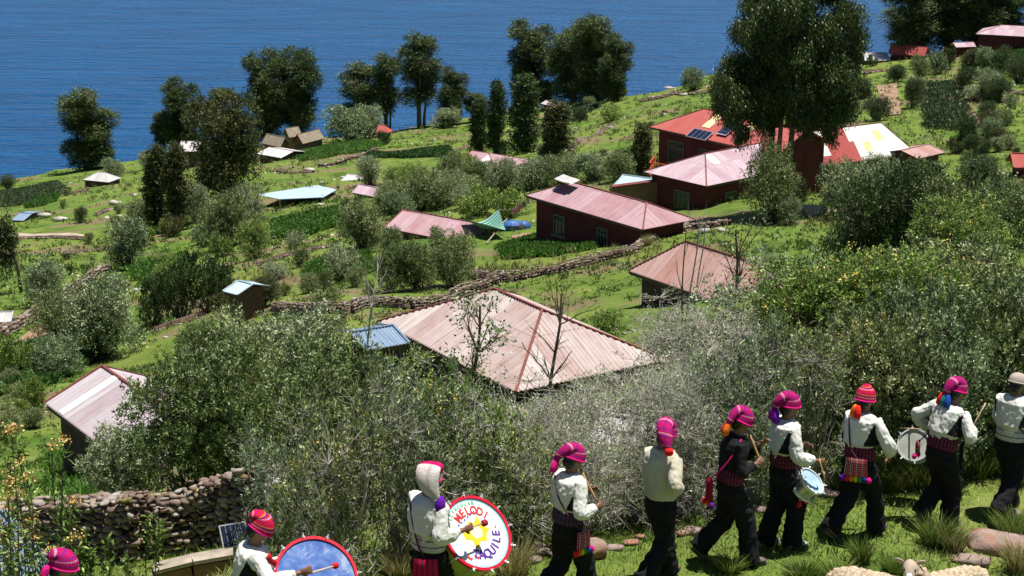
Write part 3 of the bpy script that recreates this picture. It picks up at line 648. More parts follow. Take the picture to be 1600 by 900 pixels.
# canopy, thatched huts, tent awning, washing line
M_tarp = plain('pale_blue_tarpaulin', (.36, .46, .56), .6, .3, var=.08, scale=.4)
pc = [P(401, 305, 172), P(437, 312, 164), P(505, 309, 166), P(526, 297, 175), P(496, 290, 182)]
o = empty('canopy', (*pc[1][:2], g(*pc[1][:2])), 0, 'pale blue tarpaulin canopy on poles over dark seats on the middle meadow', 'canopy'); o0 = np.array(o.location)
V = [q-o0 for q in pc]; zz = np.mean([v[2] for v in V]); V = [np.array([v[0], v[1], v[2]]) for v in V]
top = [v+[0, 0, .06] for v in V]
mbx = MB(); mbx.add(V+top, [(4,3,2,1,0), (5,6,7,8,9)]+[(i, (i+1) % 5, 5+(i+1) % 5, 5+i) for i in range(5)]); mbx.build('tarpaulin', M_tarp, o, smooth=False)
for v in (V[0], V[1], V[2], V[3], V[4]):
    MB().bar(v*[.97, .97, 1], np.array([v[0]*.97, v[1]*.97, g(*(v+o0)[:2])-o0[2]-.3]), .09).build('pole', M_wood, o, smooth=False)
def thatch(A, B_, Rp, t, h, label):
    hh = house('hut', 'thatched hut', label, A, B_, Rp, t, h, M_thatch, M_adobe, wall_h=1.5, over=.25, pitch=.35, amp=.03, group='thatched stone huts near the lake')
m = NM('grey_thatch'); uv = m.uvs(); nn_ = m.noise(m.map(uv, (5, .8, 1)), 1.5, 4, .7); m.pbr(m.ramp(nn_, [(.3, (.16, .13, .09)), (.7, (.40, .34, .25))]), .95, .1, 0, m.bump(nn_, 1, .1)); M_thatch = m.m
thatch((409,224), (438,230), (416,210), 262, 1.3, 'leftmost thatched hut with a dark open gable')
thatch((452,215), (472,212), (455,203), 275, 1.3, 'small thatched hut at the back between the two larger ones')
thatch((473,225), (507,216), (478,207), 262, 1.3, 'rightmost and longest thatched hut with a white bordered wall in front')
house('shed', 'shed', 'low white and grey sheet roofs left below the thatched huts', (400,240), (440,247), (405,227), 240, .5, 'white', M_mud, wall_h=1.2)
M_stripe = None
m = NM('green_striped_cloth'); sp_ = m.n('ShaderNodeSeparateXYZ'); m.l(m.uvs(), sp_.inputs[0]); st_ = m.math('GREATER_THAN', m.math('FRACT', m.math('MULTIPLY', sp_.outputs[0], 9.0)), .5)
m.pbr(m.mix(st_, (.30, .47, .40), (.05, .20, .13)), .8, .2); M_stripe = m.m
pa, pb, pcn, pd_ = P(722, 342, 112), P(779, 327, 111), P(790, 360, 107), P(756, 350, 108)
o = empty('awning', (*pb[:2], g(*pb[:2])), 0, 'green and white striped sagging awning strung behind the pink gabled house', 'awning'); o0 = np.array(o.location)
nu = 12; V = []; U = []
for i in range(nu+1):
    for j in range(nu+1):
        u, v = i/nu, j/nu; q = (pa*(1-u)+pb*u)*(1-v)+(pd_*(1-u)+pcn*u)*v; q = q-[0, 0, math.sin(math.pi*u)*.5*(1-v)+.3*math.sin(math.pi*v)*math.sin(math.pi*u)]; V.append(q-o0); U.append((v, u))
MB().add(V, [(i*(nu+1)+j, i*(nu+1)+j+1, (i+1)*(nu+1)+j+1, (i+1)*(nu+1)+j) for i in range(nu) for j in range(nu)], U).build('cloth', M_stripe, o)
MB().bar(pb-o0+[0, 0, .15], [0, 0, -.3], .09).build('pole', M_wood, o, smooth=False)
q = P(760, 380, 106); MB().bar(P(793, 341, 110)-o0, q-o0, .06).build('prop', M_wood, o, smooth=False)
o = empty('washing_line', (*pb[:2], g(*pb[:2])), 0, 'washing line with small pink and red clothes running to the long pink roof', 'washing line'); o0 = np.array(o.location)
pe = P(826, 308, 104); a_, b_ = pb-o0, pe-o0; n_l = 12; pts = [a_+(b_-a_)*i/n_l-[0, 0, .35*math.sin(math.pi*i/n_l)] for i in range(n_l+1)]
MB().tube(pts, .018, 5).build('rope', M_wood, o); MB().bar(a_+[0, 0, .1], [0, 0, -.2], .07).build('post', M_wood, o, smooth=False)
clc = [plain('pink_cloth', (.75, .12, .32), .85), plain('red_cloth', (.55, .03, .04), .85), plain('dark_cloth', (.05, .05, .07), .85)]
for i in range(9):
    s = .5+.045*i; k = s*n_l; q = pts[int(k)]+(pts[min(int(k)+1, n_l)]-pts[int(k)])*(k % 1); wv = unit(b_-a_)*.14
    mb = MB(); hh = random.uniform(.25, .45); V = [q-wv, q+wv, q+wv*1.1-[0, .05, hh], q-wv*.9-[0, -.04, hh]]
    mb.add([v+[0, .012, 0] for v in V]+[v-[0, .012, 0] for v in V], [(0,1,2,3),(7,6,5,4),(0,3,7,4),(1,5,6,2),(3,2,6,7),(0,4,5,1)]); mb.build('cloth', clc[i % 3 if i > 2 else 0], o, smooth=False)

# ------------------------------------------------------------------ stones
def rockbase(seed, sub=2, ang=.28):
    r = np.random.default_rng(seed); import bmesh
    bm = bmesh.new(); bmesh.ops.create_icosphere(bm, subdivisions=sub, radius=1); V = np.array([v.co[:] for v in bm.verts]); Fc = np.array([[v.index for v in f.verts] for f in bm.faces]); bm.free()
    V = V/(np.abs(V)**7).sum(1, keepdims=True)**(1/7)*[1.05, .8, .72]
    for _ in range(6):  # chiselled facets
        n = unit(r.normal(size=3)); d = r.uniform(.55, .9); s = V@n; V = V-np.outer(np.maximum(0, s-d), n)*1.0
    V = V*(1+.04*vnoise(V+seed, 2.0))[:, None]; return V, Fc
RB = [rockbase(s) for s in range(8)]; RB1 = [rockbase(s+20, 1) for s in range(8)]
m = NM('lichened_field_stone'); at = m.n('ShaderNodeAttribute', attribute_name='tint').outputs['Fac']; p = m.pos(); n1 = m.noise(p, 7, 4, .7); n2 = m.noise(p, 2.2, 3, .6)
c = m.ramp(at, [(0, (.12, .075, .06)), (.45, (.24, .17, .13)), (.75, (.34, .27, .22)), (1, (.46, .42, .37))]); c = m.mix(m.ramp(n1, [(.35, .6), (.65, 0)]), c, (.09, .07, .055)); c = m.mix(m.ramp(n2, [(.58, 0), (.68, .55)]), c, (.26, .23, .06))
m.pbr(c, .9, .15, 0, m.bump(n1, .6, .03)); M_stone = m.m
m = NM('reddish_rock'); p = m.pos(); n1 = m.noise(p, 6, 5, .75); n2 = m.noise(p, 2.5, 3, .6)
c = m.ramp(n1, [(.3, (.17, .12, .10)), (.7, (.36, .27, .23))]); c = m.mix(m.ramp(n2, [(.52, 0), (.62, .6)]), c, (.34, .13, .07)); m.pbr(c, .85, .2, 0, m.bump(n1, .7, .04)); M_rock = m.m
M_palerock = plain('pale_boulder', (.42, .39, .34), .9, .2, var=.3, scale=1.5, bump=.4)
def stones(pts, sizes, lib, flatz=.7, core=None):
    Vs = []; Fs = []; Ts = []; n = 0
    for p, s in zip(pts, sizes):
        V, Fc = lib[rng.integers(len(lib))]; M = np.array(Euler(rng.uniform(-.35, .35, 3)).to_matrix())@np.array(Matrix.Rotation(rng.uniform(0, 6.28), 3, 'Z'))
        q = (V*np.array([rng.uniform(.8, 1.25), rng.uniform(.7, 1), flatz*rng.uniform(.65, 1.1)])*s)@M.T+p; Vs.append(q); Fs.append(Fc+n); Ts.append(np.full(len(V), rng.random())); n += len(V)
    Fl = [np.concatenate(Fs)]
    if core is not None: k = len(core)//4; Vs.append(core); Ts.append(np.zeros(len(core))); Fl.append(np.array([[n+4*i+j, n+4*i+j+1, n+4*i+j+5, n+4*i+j+4] for i in range(k-1) for j in range(3)]))
    return npmesh('stones', np.concatenate(Vs), Fl, tint=np.concatenate(Ts))
def drywall(px, h, size, label, t0=12, thick=.45, lib=None, name='dry_stone_wall', ragged=.15):
    P0 = [G(a, b, t0)[0][:2] for a, b in px]; seg = [np.linalg.norm(b-a) for a, b in zip(P0[:-1], P0[1:])]; tot = sum(seg); pts = []; szs = []
    n_al = int(tot/(size*1.12)); cum = np.concatenate([[0], np.cumsum(seg)])
    for lay in range(max(1, int(h/(size*.95)))):
        for i in range(n_al):
            s = (i+.5*(lay % 2)+rng.normal()*.12)/n_al*tot; s = min(max(s, 0), tot*.999); k = np.searchsorted(cum, s, 'right')-1; f = (s-cum[k])/seg[k]; d = (P0[k+1]-P0[k])/seg[k]; c = P0[k]+(P0[k+1]-P0[k])*f; nn = np.array([-d[1], d[0]])
            hh = h*(1+ragged*math.sin(s*1.7/size*.1+1)+ragged*vnoise(np.array([[s*.6, 3, 1.]]))[0])
            zz = lay*size*.95+size*.3
            if zz > hh: continue
            for side in ((-1, 0, 1) if lib is RB else (-1, 1)):
                q = c+nn*side*thick/2*(1-.25*zz/h)+rng.normal(size=2)*size*.08; pts.append((q[0], q[1], g(c[0], c[1])+zz+rng.normal()*size*.08)); szs.append(size*rng.uniform(.5, 1.05)*(.8 if lib is None else 1))
    pts = np.array(pts); o = pts[0].copy(); ns_ = max(4, int(tot/.3)); core = []
    for i in range(ns_+1):
        s = min(max(i/ns_*tot, .05), tot*.999); k = np.searchsorted(cum, s, 'right')-1; f = (s-cum[k])/seg[k]; d = (P0[k+1]-P0[k])/seg[k]; c = P0[k]+(P0[k+1]-P0[k])*f; nn = np.array([-d[1], d[0]])*thick*.28; zg = g(c[0], c[1])
        hh = h*(1+ragged*math.sin(s*1.7/size*.1+1)+ragged*vnoise(np.array([[s*.6, 3, 1.]]))[0])*.5
        core += [(c[0]-nn[0], c[1]-nn[1], zg-.2), (c[0]-nn[0], c[1]-nn[1], zg+hh), (c[0]+nn[0], c[1]+nn[1], zg+hh), (c[0]+nn[0], c[1]+nn[1], zg-.2)]
    me = stones(pts-o, szs, lib or RB1, core=None if lib is RB else np.array(core)-o); ob = link(name, me, M_stone); ob.location = o
    return tag(ob, label, 'stone wall')
WX = [
 ([(20,884),(140,880),(230,872),(310,856),(370,838),(402,826)], 1.05, .098, 'tall dry stone wall in the lower left foreground', RB),
 ([(432,486),(500,492),(545,490),(580,478),(640,484),(720,462),(780,440)], .55, .14, 'winding dry stone wall along the terrace above the large pink roof', None),
 ([(735,435),(800,440),(870,428),(930,410),(985,398)], .62, .14, 'dry stone wall below the long pink roofed maroon house', None),
 ([(985,398),(1030,372),(1080,358),(1140,352)], .5, .22, 'low line of stones below the lilac roofed maroon house', None),
 ([(0,530),(60,492),(110,462),(170,425)], .75, .24, 'long mud and stone wall descending to the left edge', None),
 ([(0,585),(60,560)], .5, .2, 'short stone wall at the left edge below the long mud wall', None),
 ([(0,600),(70,583)], .6, .25, 'heap-like broken wall above the pink shed', None),
 ([(240,520),(300,500),(350,478)], .45, .24, 'low stone terrace edge below the dark thicket', None),
 ([(360,345),(400,340)], .5, .24, 'short terrace wall left of the pale blue canopy', None),
 ([(430,268),(490,270)], .5, .3, 'short field wall below the thatched huts, left piece', None),
 ([(498,262),(560,248),(590,235)], .6, .3, 'field wall rising toward the small red hut', None),
 ([(0,372),(80,372),(140,375)], .5, .3, 'pale stone wall of the path on the left meadow', None),
 ([(100,398),(170,388)], .5, .3, 'stone row below the path on the left meadow', None),
 ([(60,318),(110,303),(140,296)], .5, .3, 'stone row on the far left meadow', None),
 ([(640,245),(700,240),(740,228)], .5, .3, 'stone row beside the dark crop field', None),
 ([(860,255),(900,225),(960,195)], .5, .35, 'stone row climbing the meadow below the massive dark clump', None),
 ([(1000,160),(1060,148),(1110,145)], .7, .4, 'scattered stone row on the brow left of the big eucalyptus', None),
 ([(1350,118),(1400,110),(1480,105)], .7, .4, 'broken stone wall below the red roofed house at the top right', None),
 ([(1480,150),(1510,175),(1530,200)], .6, .35, 'stone row down the right side of the crop patch', None),
 ([(1500,118),(1560,140),(1600,150)], .6, .35, 'stone row on the upper right hillside', None),
 ([(150,338),(200,322)], .5, .35, 'boulder row on the left meadow', None),
 ([(430,372),(480,366),(520,352)], .45, .24, 'low stones at the edge of the bright green bed', None),
 ([(400,415),(450,400),(520,385)], .4, .24, 'low stones below the bright green bed', None)]
for px, h, s, lab, lib in WX: drywall(px, h, s, lab, lib=lib)
def rock(px, py, wpx, label, hz_=.6, m_=None, t=None, lib=None, rz=None, asp=.75, sink=.25):
    q, t = G(px, py); r = wpx*t/F/2; V, Fc = (lib or RB)[rng.integers(8)]; V = V*[r, r*asp, r*hz_]
    o = link('rock', npmesh('rock', V, Fc), m_ or M_rock); o.location = (q[0], q[1], g(q[0], q[1])+r*hz_*(1-sink*2)); o.rotation_euler = (0, 0, rz if rz is not None else rng.uniform(-.5, .5)); return tag(o, label, 'rock')
rock(925, 872, 62, 'big reddish wedge shaped rock right of the walker with the striped bag', .8)
rock(1545, 856, 104, 'large flat purplish slab in the lower right corner', .35)
rock(1515, 878, 60, 'smaller flat slab against the large purplish one', .3)
rock(1575, 806, 46, 'rounded flat rock below the walker in the beige cap', .4)
rock(1078, 833, 34, 'low pale rock behind the walker in the cream jacket', .5)
rock(1065, 838, 22, 'small pale rock left of the low pale rock', .6)
rock(850, 868, 26, 'small rock left of the walker with the striped bag', .7)
rock(835, 880, 26, 'dark small rock nearest the painted drum', .6)
rock(880, 860, 22, 'pebble sized rock behind the walker with the striped bag', .7)
rock(958, 858, 30, 'long pale rock behind the rear foot of the cream jacket walker', .35)
rock(985, 852, 30, 'pale rock right of the long pale one behind the cream jacket walker', .35)
rock(1290, 775, 40, 'flat rock left of the walker with the rainbow bag', .4)
rock(1185, 800, 34, 'flat rock between the flute player and the small silver drum', .4)
rock(1375, 762, 34, 'grey wedge rock right of the walker with the rainbow bag', .5)
rock(1425, 742, 26, 'small grey rock behind the drummer with raised stick', .5)
rock(868, 872, 30, 'brown stone in the small rubble left of the walker with the striped bag', .6)
rock(842, 858, 20, 'topmost stone of the small rubble right of the painted drum', .7)
rock(822, 872, 24, 'leftmost stone of the small rubble right of the painted drum', .6)
rock(1000, 842, 22, 'grey stone at the heel of the cream jacket walker', .5)
rock(1232, 790, 26, 'flat stone below the small silver drum', .4)
rock(42, 638, 44, 'brown boulder in the weeds left of the pink shed', .6)
for k_, (a_, b_, w_, l_) in enumerate([(250,268*1.0,0,''),(215,326,20,'pale boulder on the left meadow near its right end'),(178,320,26,'long pale boulder on the left meadow'),(95,345,22,'pale boulder right of the small blue sheet roof'),(72,340,24,'flat pale boulder beside the small blue sheet roof'),(484,268,20,'pale boulder on the meadow below the thatched huts'),(500,322,16,'pale boulder near the canopy'),(900,202,10,'tiny pale boulder on the open meadow'),(694,242,8,'tiny white boulder beside the dark crop field'),(1045,135,14,'pale boulder on the brow'),(1070,150,16,'pale boulder below the brow shrub'),(980,350,24,'grey boulder at the right corner of the long pink roofed house'),(1104,364,26,'grey boulder below the lilac roofed house'),(1128,362,20,'smaller grey boulder below the lilac roofed house'),(215,455,16,'round pale boulder above the largest silvery shrub'),(350,418,20,'pinkish boulder in the weeds above the dark thicket'),(390,345,22,'slab beside the grey-green shrub left of the canopy'),(500,412,18,'tilted slab left of the blue-grey round shrub')]):
    if w_: rock(a_, b_, w_, l_, .5, M_palerock, lib=RB1)
# straw heap, planks and low adobe terrace near the wall
q, t = G(1262, 335); V, Fc = RB[2]; V = V*[2.4, 1.5, .55]; V = V*(1+.12*vnoise(V, 3))[:, None]
o = link('straw_heap', npmesh('straw', V, Fc), plain('pale_straw', (.46, .36, .22), .95, .1, var=.4, scale=9, bump=.8)); o.location = (q[0], q[1], g(q[0], q[1])); tag(o, 'pale heap of straw between the eucalyptus foot and the large dark bushes', 'straw heap')
q, t = G(862, 374); o = empty('timber_pile', (q[0], q[1], g(q[0], q[1])), .25, 'grey stack of planks in front of the long pink roofed house', 'timber pile')
for i in range(4):
    MB().box((.06*i, -.2+.16*i, .18+.08*i), (1.9-.1*i, .5, .06), Euler((.1, .04*i, .05*i)).to_matrix()).build('plank', M_wood, o, smooth=False)
MB().box((0, 0, .08), (1.3, .5, .16)).build('base_log', M_darkwood, o, smooth=False)
o = stripwall([(240,895), (300,880), (368,868)], (22.5, 22.6, 22.8), .35, .22, M_adobe, 'adobe_ledge', 'low adobe ledge topped by a grey plank below the dry stone wall', 'ledge', M_wood)
# ------------------------------------------------------------------ vegetation
GT = 'tall trees along the lake shore'
def tree(kind, px, py, wpx, hpx, leaf, label, group=None, name='eucalyptus_tree', cat='tree'):
    return putpx(kind, px, py, wpx, hpx, leaf, label, name=name, cat=cat, group=group)
T_ = [
 ('tree_far', 138, 266, 96, 124, 'tall', 'broad dark tree standing alone at the far left edge of the shore'),
 ('tree_far', 288, 236, 66, 112, 'tall', 'dark rounded tree on the shore left of the pale roof'),
 ('tree_thin', 255, 238, 34, 72, 'tall', 'small narrow dark tree on the shore left of its taller rounded neighbour'),
 ('tree_thin', 350, 224, 66, 96, 'tall', 'loose open tree on the shore behind the big olive round tree'),
 ('tree_far', 418, 210, 72, 140, 'tall', 'left half of the tall dark pair of trees behind the thatched huts'),
 ('tree_far', 465, 208, 78, 138, 'tall', 'right half of the tall dark pair of trees behind the thatched huts'),
 ('tree_thin', 560, 200, 66, 108, 'tall', 'tall tree rising behind the grey-green bush beside the small red hut'),
 ('tree_thin', 606, 204, 48, 120, 'tall', 'slim tree with bare lower trunk just left of the tallest slim tree'),
 ('tree_thin', 658, 200, 66, 142, 'tall', 'tallest slim tree with bare twin trunks against the lake'),
 ('tree_far', 708, 196, 56, 86, 'tall', 'short bushy dark tree right of the tallest slim tree'),
 ('tree_thin', 742, 190, 36, 44, 'tall', 'smallest bushy tree of the shore, left of the narrow pointed trees'),
 ('tree_far', 833, 166, 84, 130, 'tall', 'tall tree with gaps in its crown left of the massive dark clump'),
 ('tree_far', 892, 166, 80, 120, 'tall', 'left tree of the massive dark clump on the brow'),
 ('tree_far', 930, 162, 84, 134, 'tall', 'tallest middle tree of the massive dark clump on the brow'),
 ('tree_far', 962, 160, 60, 100, 'tall', 'right tree of the massive dark clump on the brow'),
 ('tree_far', 1425, 86, 96, 122, 'tall', 'leftmost dark tree behind the red roofed house at the top right'),
 ('tree_far', 1478, 82, 100, 130, 'tall', 'middle dark tree behind the red roofed house at the top right'),
 ('tree_far', 1530, 74, 100, 120, 'tall', 'dark tree behind the pale hipped roofs at the top right corner'),
 ('tree_far', 1575, 62, 70, 72, 'tall', 'rightmost dark tree behind the pale hipped roofs at the top right corner'),
 ('tree_cone', 750, 238, 40, 78, 'deep', 'narrow pointed tree at the left end of the row below the dark clump'),
 ('tree_cone', 776, 242, 40, 102, 'deep', 'tall narrow pointed tree in the middle of the row below the dark clump'),
 ('tree_cone', 820, 240, 62, 112, 'deep', 'broadest pointed tree at the right end of the row below the dark clump'),
 ('tree_cone', 870, 262, 66, 92, 'bronze', 'brownish bushy tree below the massive dark clump'),
 ('tree_round', 352, 302, 104, 132, 'bronze', 'big olive brown round tree at left middle in front of the shore trees'),
 ('tree_cone', 250, 362, 56, 124, 'bronze', 'brownish upright tree at the left foot of the big olive round tree'),
 ('tree_cone', 280, 360, 56, 122, 'bronze', 'brownish upright tree merging with the big olive round tree'),
 ('tree_cone', 1002, 276, 42, 74, 'bronze', 'small dark tree beside the orange balcony railing'),
]
for k in T_:
    nm = 'conifer_tree' if k[0] == 'tree_cone' else ('broadleaf_tree' if k[0] == 'tree_round' else 'eucalyptus_tree')
    tree(*k, group=GT if k[0] in ('tree_far', 'tree_thin') else None, name=nm)

# shrubs: kind, px, base py, width px, height px, leaf, landmark words, flowers
LM = 'shrubs scattered over the slope'
S_ = [
 ('mid', 203, 422, 76, 78, 'silver', 'round silvery shrub at the upper end of the long mud wall'),
 ('mid', 160, 560, 130, 116, 'silver', 'largest round silvery shrub between the mud wall and the pink shed', ),
 ('mid', 100, 540, 90, 80, 'olive', 'loose olive shrub on the left flank of the largest silvery shrub'),
 ('mid', 90, 590, 80, 60, 'silver', 'low silvery shrub at the lower left of the largest silvery shrub'),
 ('mid', 68, 480, 76, 66, 'silver', 'silvery shrub beside the broken tree pole at the left edge'),
 ('mid', 306, 348, 46, 56, 'silver', 'blue-grey round shrub at the foot of the big olive round tree'),
 ('mid', 352, 388, 84, 88, 'olive', 'dark olive shrub in front of the big olive round tree'),
 ('mid', 390, 352, 50, 60, 'silver', 'grey-green shrub left of the pale blue canopy'),
 ('mid', 395, 405, 60, 56, 'lime', 'bright green shrub above the dark green thicket'),
 ('low', 245, 512, 70, 66, 'deep', 'dark green thicket shrub right of the largest silvery shrub'),
 ('low', 285, 500, 80, 80, 'deep', 'dark green thicket shrub in the middle of the dark thicket'),
 ('low', 330, 486, 80, 70, 'deep', 'dark green thicket shrub left of the little blue roofed hut'),
 ('mid', 270, 455, 60, 40, 'lime', 'fresh green bush above the dark thicket'),
 ('mid', 410, 480, 60, 50, 'bronze', 'brown-green shrub just right of the little blue roofed hut'),
 ('mid', 536, 438, 58, 52, 'silver', 'blue-grey round shrub left of the bushes on the stone wall'),
 ('mid', 568, 396, 80, 76, 'olive', 'olive shrub left of the pink gabled house'),
 ('mid', 612, 456, 66, 70, 'olive', 'leftmost shrub of the clump growing on the stone wall'),
 ('mid', 652, 452, 70, 74, 'olive', 'second shrub of the clump in front of the pink gabled house'),
 ('mid', 706, 448, 76, 80, 'olive', 'rightmost shrub of the clump in front of the pink gabled house'),
 ('mid', 612, 402, 44, 44, 'olive', 'shrub against the left end of the pink gabled house'),
 ('mid', 682, 382, 26, 26, 'silver', 'tiny shrub against the front eave of the pink gabled house'),
 ('mid', 548, 220, 84, 52, 'silver', 'big grey-green bush left of the small red hut on the shore'),
 ('mid', 575, 216, 60, 46, 'silver', 'grey-green bush touching the small red hut on the shore'),
 ('low', 600, 226, 26, 16, 'deep', 'clipped dark green bush right of the small red hut'),
 ('mid', 695, 200, 50, 28, 'silver', 'low silvery bush at the brow under the short bushy tree'),
 ('mid', 1082, 142, 40, 32, 'silver', 'round silvery bush alone on the brow left of the big eucalyptus'),
 ('mid', 180, 276, 38, 28, 'silver', 'silvery bush behind the small white tent'),
 ('mid', 232, 264, 34, 26, 'silver', 'silvery bush on the shore left of the pale roof'),
 ('mid', 578, 290, 46, 42, 'silver', 'thin pale bush above the small pink roof'),
 ('mid', 618, 330, 60, 44, 'olive', 'olive bush behind the pink gabled house, far left'),
 ('mid', 660, 326, 66, 54, 'olive', 'olive bush behind the pink gabled house near its ridge'),
 ('mid', 700, 320, 60, 50, 'silver', 'grey bush below the pink hipped roof with a white patch'),
 ('mid', 742, 300, 56, 44, 'olive', 'bush at the foot of the pink hipped roof with a white patch'),
 ('mid', 785, 302, 60, 48, 'silver', 'grey bush above the bright green thicket'),
 ('mid', 830, 296, 66, 48, 'silver', 'grey bush behind the left end of the long pink roof'),
 ('mid', 880, 288, 66, 44, 'olive', 'olive bush behind the ridge of the long pink roof'),
 ('mid', 925, 284, 62, 40, 'silver', 'grey bush right of the olive one behind the long pink roof'),
 ('mid', 965, 282, 56, 40, 'olive', 'bush left of the small tree by the balcony'),
 ('low', 745, 338, 70, 34, 'lime', 'bright green low thicket left of the washing line'),
 ('low', 800, 338, 70, 34, 'lime', 'bright green low thicket beneath the washing line'),
 ('mid', 1206, 348, 90, 118, 'olive', 'leafy bush hugging the left side of the eucalyptus trunk'),
 ('mid', 1238, 330, 44, 50, 'deep', 'dark bush hugging the right side of the eucalyptus trunk'),
 ('mid', 1232, 352, 40, 40, 'silver', 'small silver-green bush at the foot of the eucalyptus trunk'),
 ('mid', 1320, 340, 90, 80, 'silver', 'silvery bush below the left part of the white roof'),
 ('mid', 1390, 300, 90, 52, 'silver', 'silvery bush below the eave of the white roof'),
 ('mid', 1440, 300, 70, 44, 'olive', 'olive bush below the small red lean-to'),
 ('mid', 1340, 450, 130, 160, 'deep', 'large dark green bush right of the straw heap'),
 ('mid', 1410, 440, 130, 170, 'deep', 'large dark green bush below the white roof'),
 ('mid', 1480, 430, 130, 150, 'olive', 'large olive bush at the right of the dark green ones'),
 ('mid', 1560, 420, 130, 130, 'olive', 'olive bush at the right edge above the pink rubble roof'),
 ('mid', 1508, 240, 44, 56, 'deep', 'spiky dark green shrub right of the crop patch'),
 ('mid', 1530, 300, 76, 50, 'deep', 'dark hollow shrub at the right below the crop patch'),
 ('mid', 1590, 345, 60, 60, 'olive', 'olive shrub at the right edge below the red roof'),
 ('mid', 1370, 190, 40, 36, 'deep', 'dark shrub below the ploughed patch on the right hillside'),
 ('mid', 1425, 170, 34, 40, 'deep', 'dark shrub between the ploughed patch and the crop patch'),
 ('mid', 1505, 145, 40, 36, 'deep', 'dark shrub above the crop patch'),
 ('mid', 1566, 105, 34, 30, 'deep', 'dark shrub under the house at the top right corner'),
 ('mid', 1590, 130, 44, 40, 'deep', 'dark shrub at the right edge of the upper hillside'),
 ('mid', 1560, 160, 40, 34, 'deep', 'dark shrub right of the crop patch'),
 ('mid', 1345, 155, 40, 30, 'deep', 'dark shrub on the hillside right of the big eucalyptus crown'),
 ('mid', 1400, 128, 34, 26, 'deep', 'dark shrub under the red roofed house at the top right'),
 ('low', 955, 190, 44, 18, 'lime', 'low bush on the open meadow below the massive dark clump'),
 ('low', 1010, 210, 40, 16, 'deep', 'low dark bush on the meadow left of the red roof'),
 ('low', 955, 528, 70, 34, 'lime', 'bright green weeds bush by the right trim of the large pink roof'),
 # bigger bushes of the middle left
 ('near_leafy', 330, 560, 100, 60, 'lime', 'green bush on the grass above the large leafy bushes at left'),
 ('near_leafy', 318, 778, 205, 235, 'olive', 'largest leafy bush, right of the pink shed'),
 ('near_leafy', 370, 740, 200, 230, 'olive', 'leafy bush at the upper right of the dry stone wall'),
 ('near_leafy', 200, 775, 130, 110, 'silver', 'leafy silver bush directly behind the dry stone wall'),
 ('near_leafy', 460, 640, 180, 150, 'silver', 'leafy bush below the middle stone wall'),
 ('near_leafy', 400, 640, 170, 130, 'olive', 'leafy bush left of the bare sapling by the dark shed'),
]
for k in S_:
    putpx(k[0], k[1], k[2], k[3], k[4], k[5], k[6], group=LM)
# small bushes of the upper hillside and of the rough ground at the left
def zone(n, x0, x1, y0, y1, kinds, leafs, wr, label, group, skip=()):
    k = 0
    while k < n:
        a, b = rng.uniform(x0, x1), rng.uniform(y0, y1)
        if any(c[0] < a < c[2] and c[1] < b < c[3] for c in skip): continue
        w_ = rng.uniform(*wr); putpx(kinds[k % len(kinds)], a, b, w_, w_*rng.uniform(.5, .95), leafs[k % len(leafs)], label, group=group); k += 1
zone(58, 1290, 1640, 100, 262, ['mid', 'low', 'mid'], ['deep', 'olive', 'silver', 'bronze'], (14, 40), 'small dark shrub among many on the upper right hillside', 'small shrubs of the upper right hillside', [(1365, 130, 1410, 184), (1435, 128, 1515, 215), (1245, 180, 1480, 262)])
zone(34, 210, 600, 330, 500, ['mid', 'low', 'low'], ['lime', 'olive', 'bronze', 'silver'], (18, 46), 'small green bush in the rough ground left of the pink gabled house', 'small bushes of the rough ground at the left', [(420, 330, 540, 378), (480, 395, 600, 445)])
zone(16, 830, 1100, 130, 270, ['low', 'mid'], ['deep', 'olive'], (10, 30), 'small shrub on the open meadow left of the red roofed houses', 'small shrubs of the open meadow', [(1010, 160, 1110, 270)])
zone(14, 0, 220, 290, 430, ['low', 'mid'], ['olive', 'deep'], (10, 26), 'small shrub on the left meadow', 'small shrubs of the left meadow')
zone(18, 0, 230, 560, 700, ['low', 'mid'], ['lime', 'olive'], (26, 60), 'green bush in the weeds around the pink shed', 'bushes around the pink shed', [(60, 560, 250, 760)])
zone(14, 600, 1010, 285, 345, ['mid'], ['silver', 'olive', 'lime'], (34, 60), 'grey green bush of the row above the long pink roof', 'bushes of the row above the long pink roof', [(760, 270, 1010, 345)])
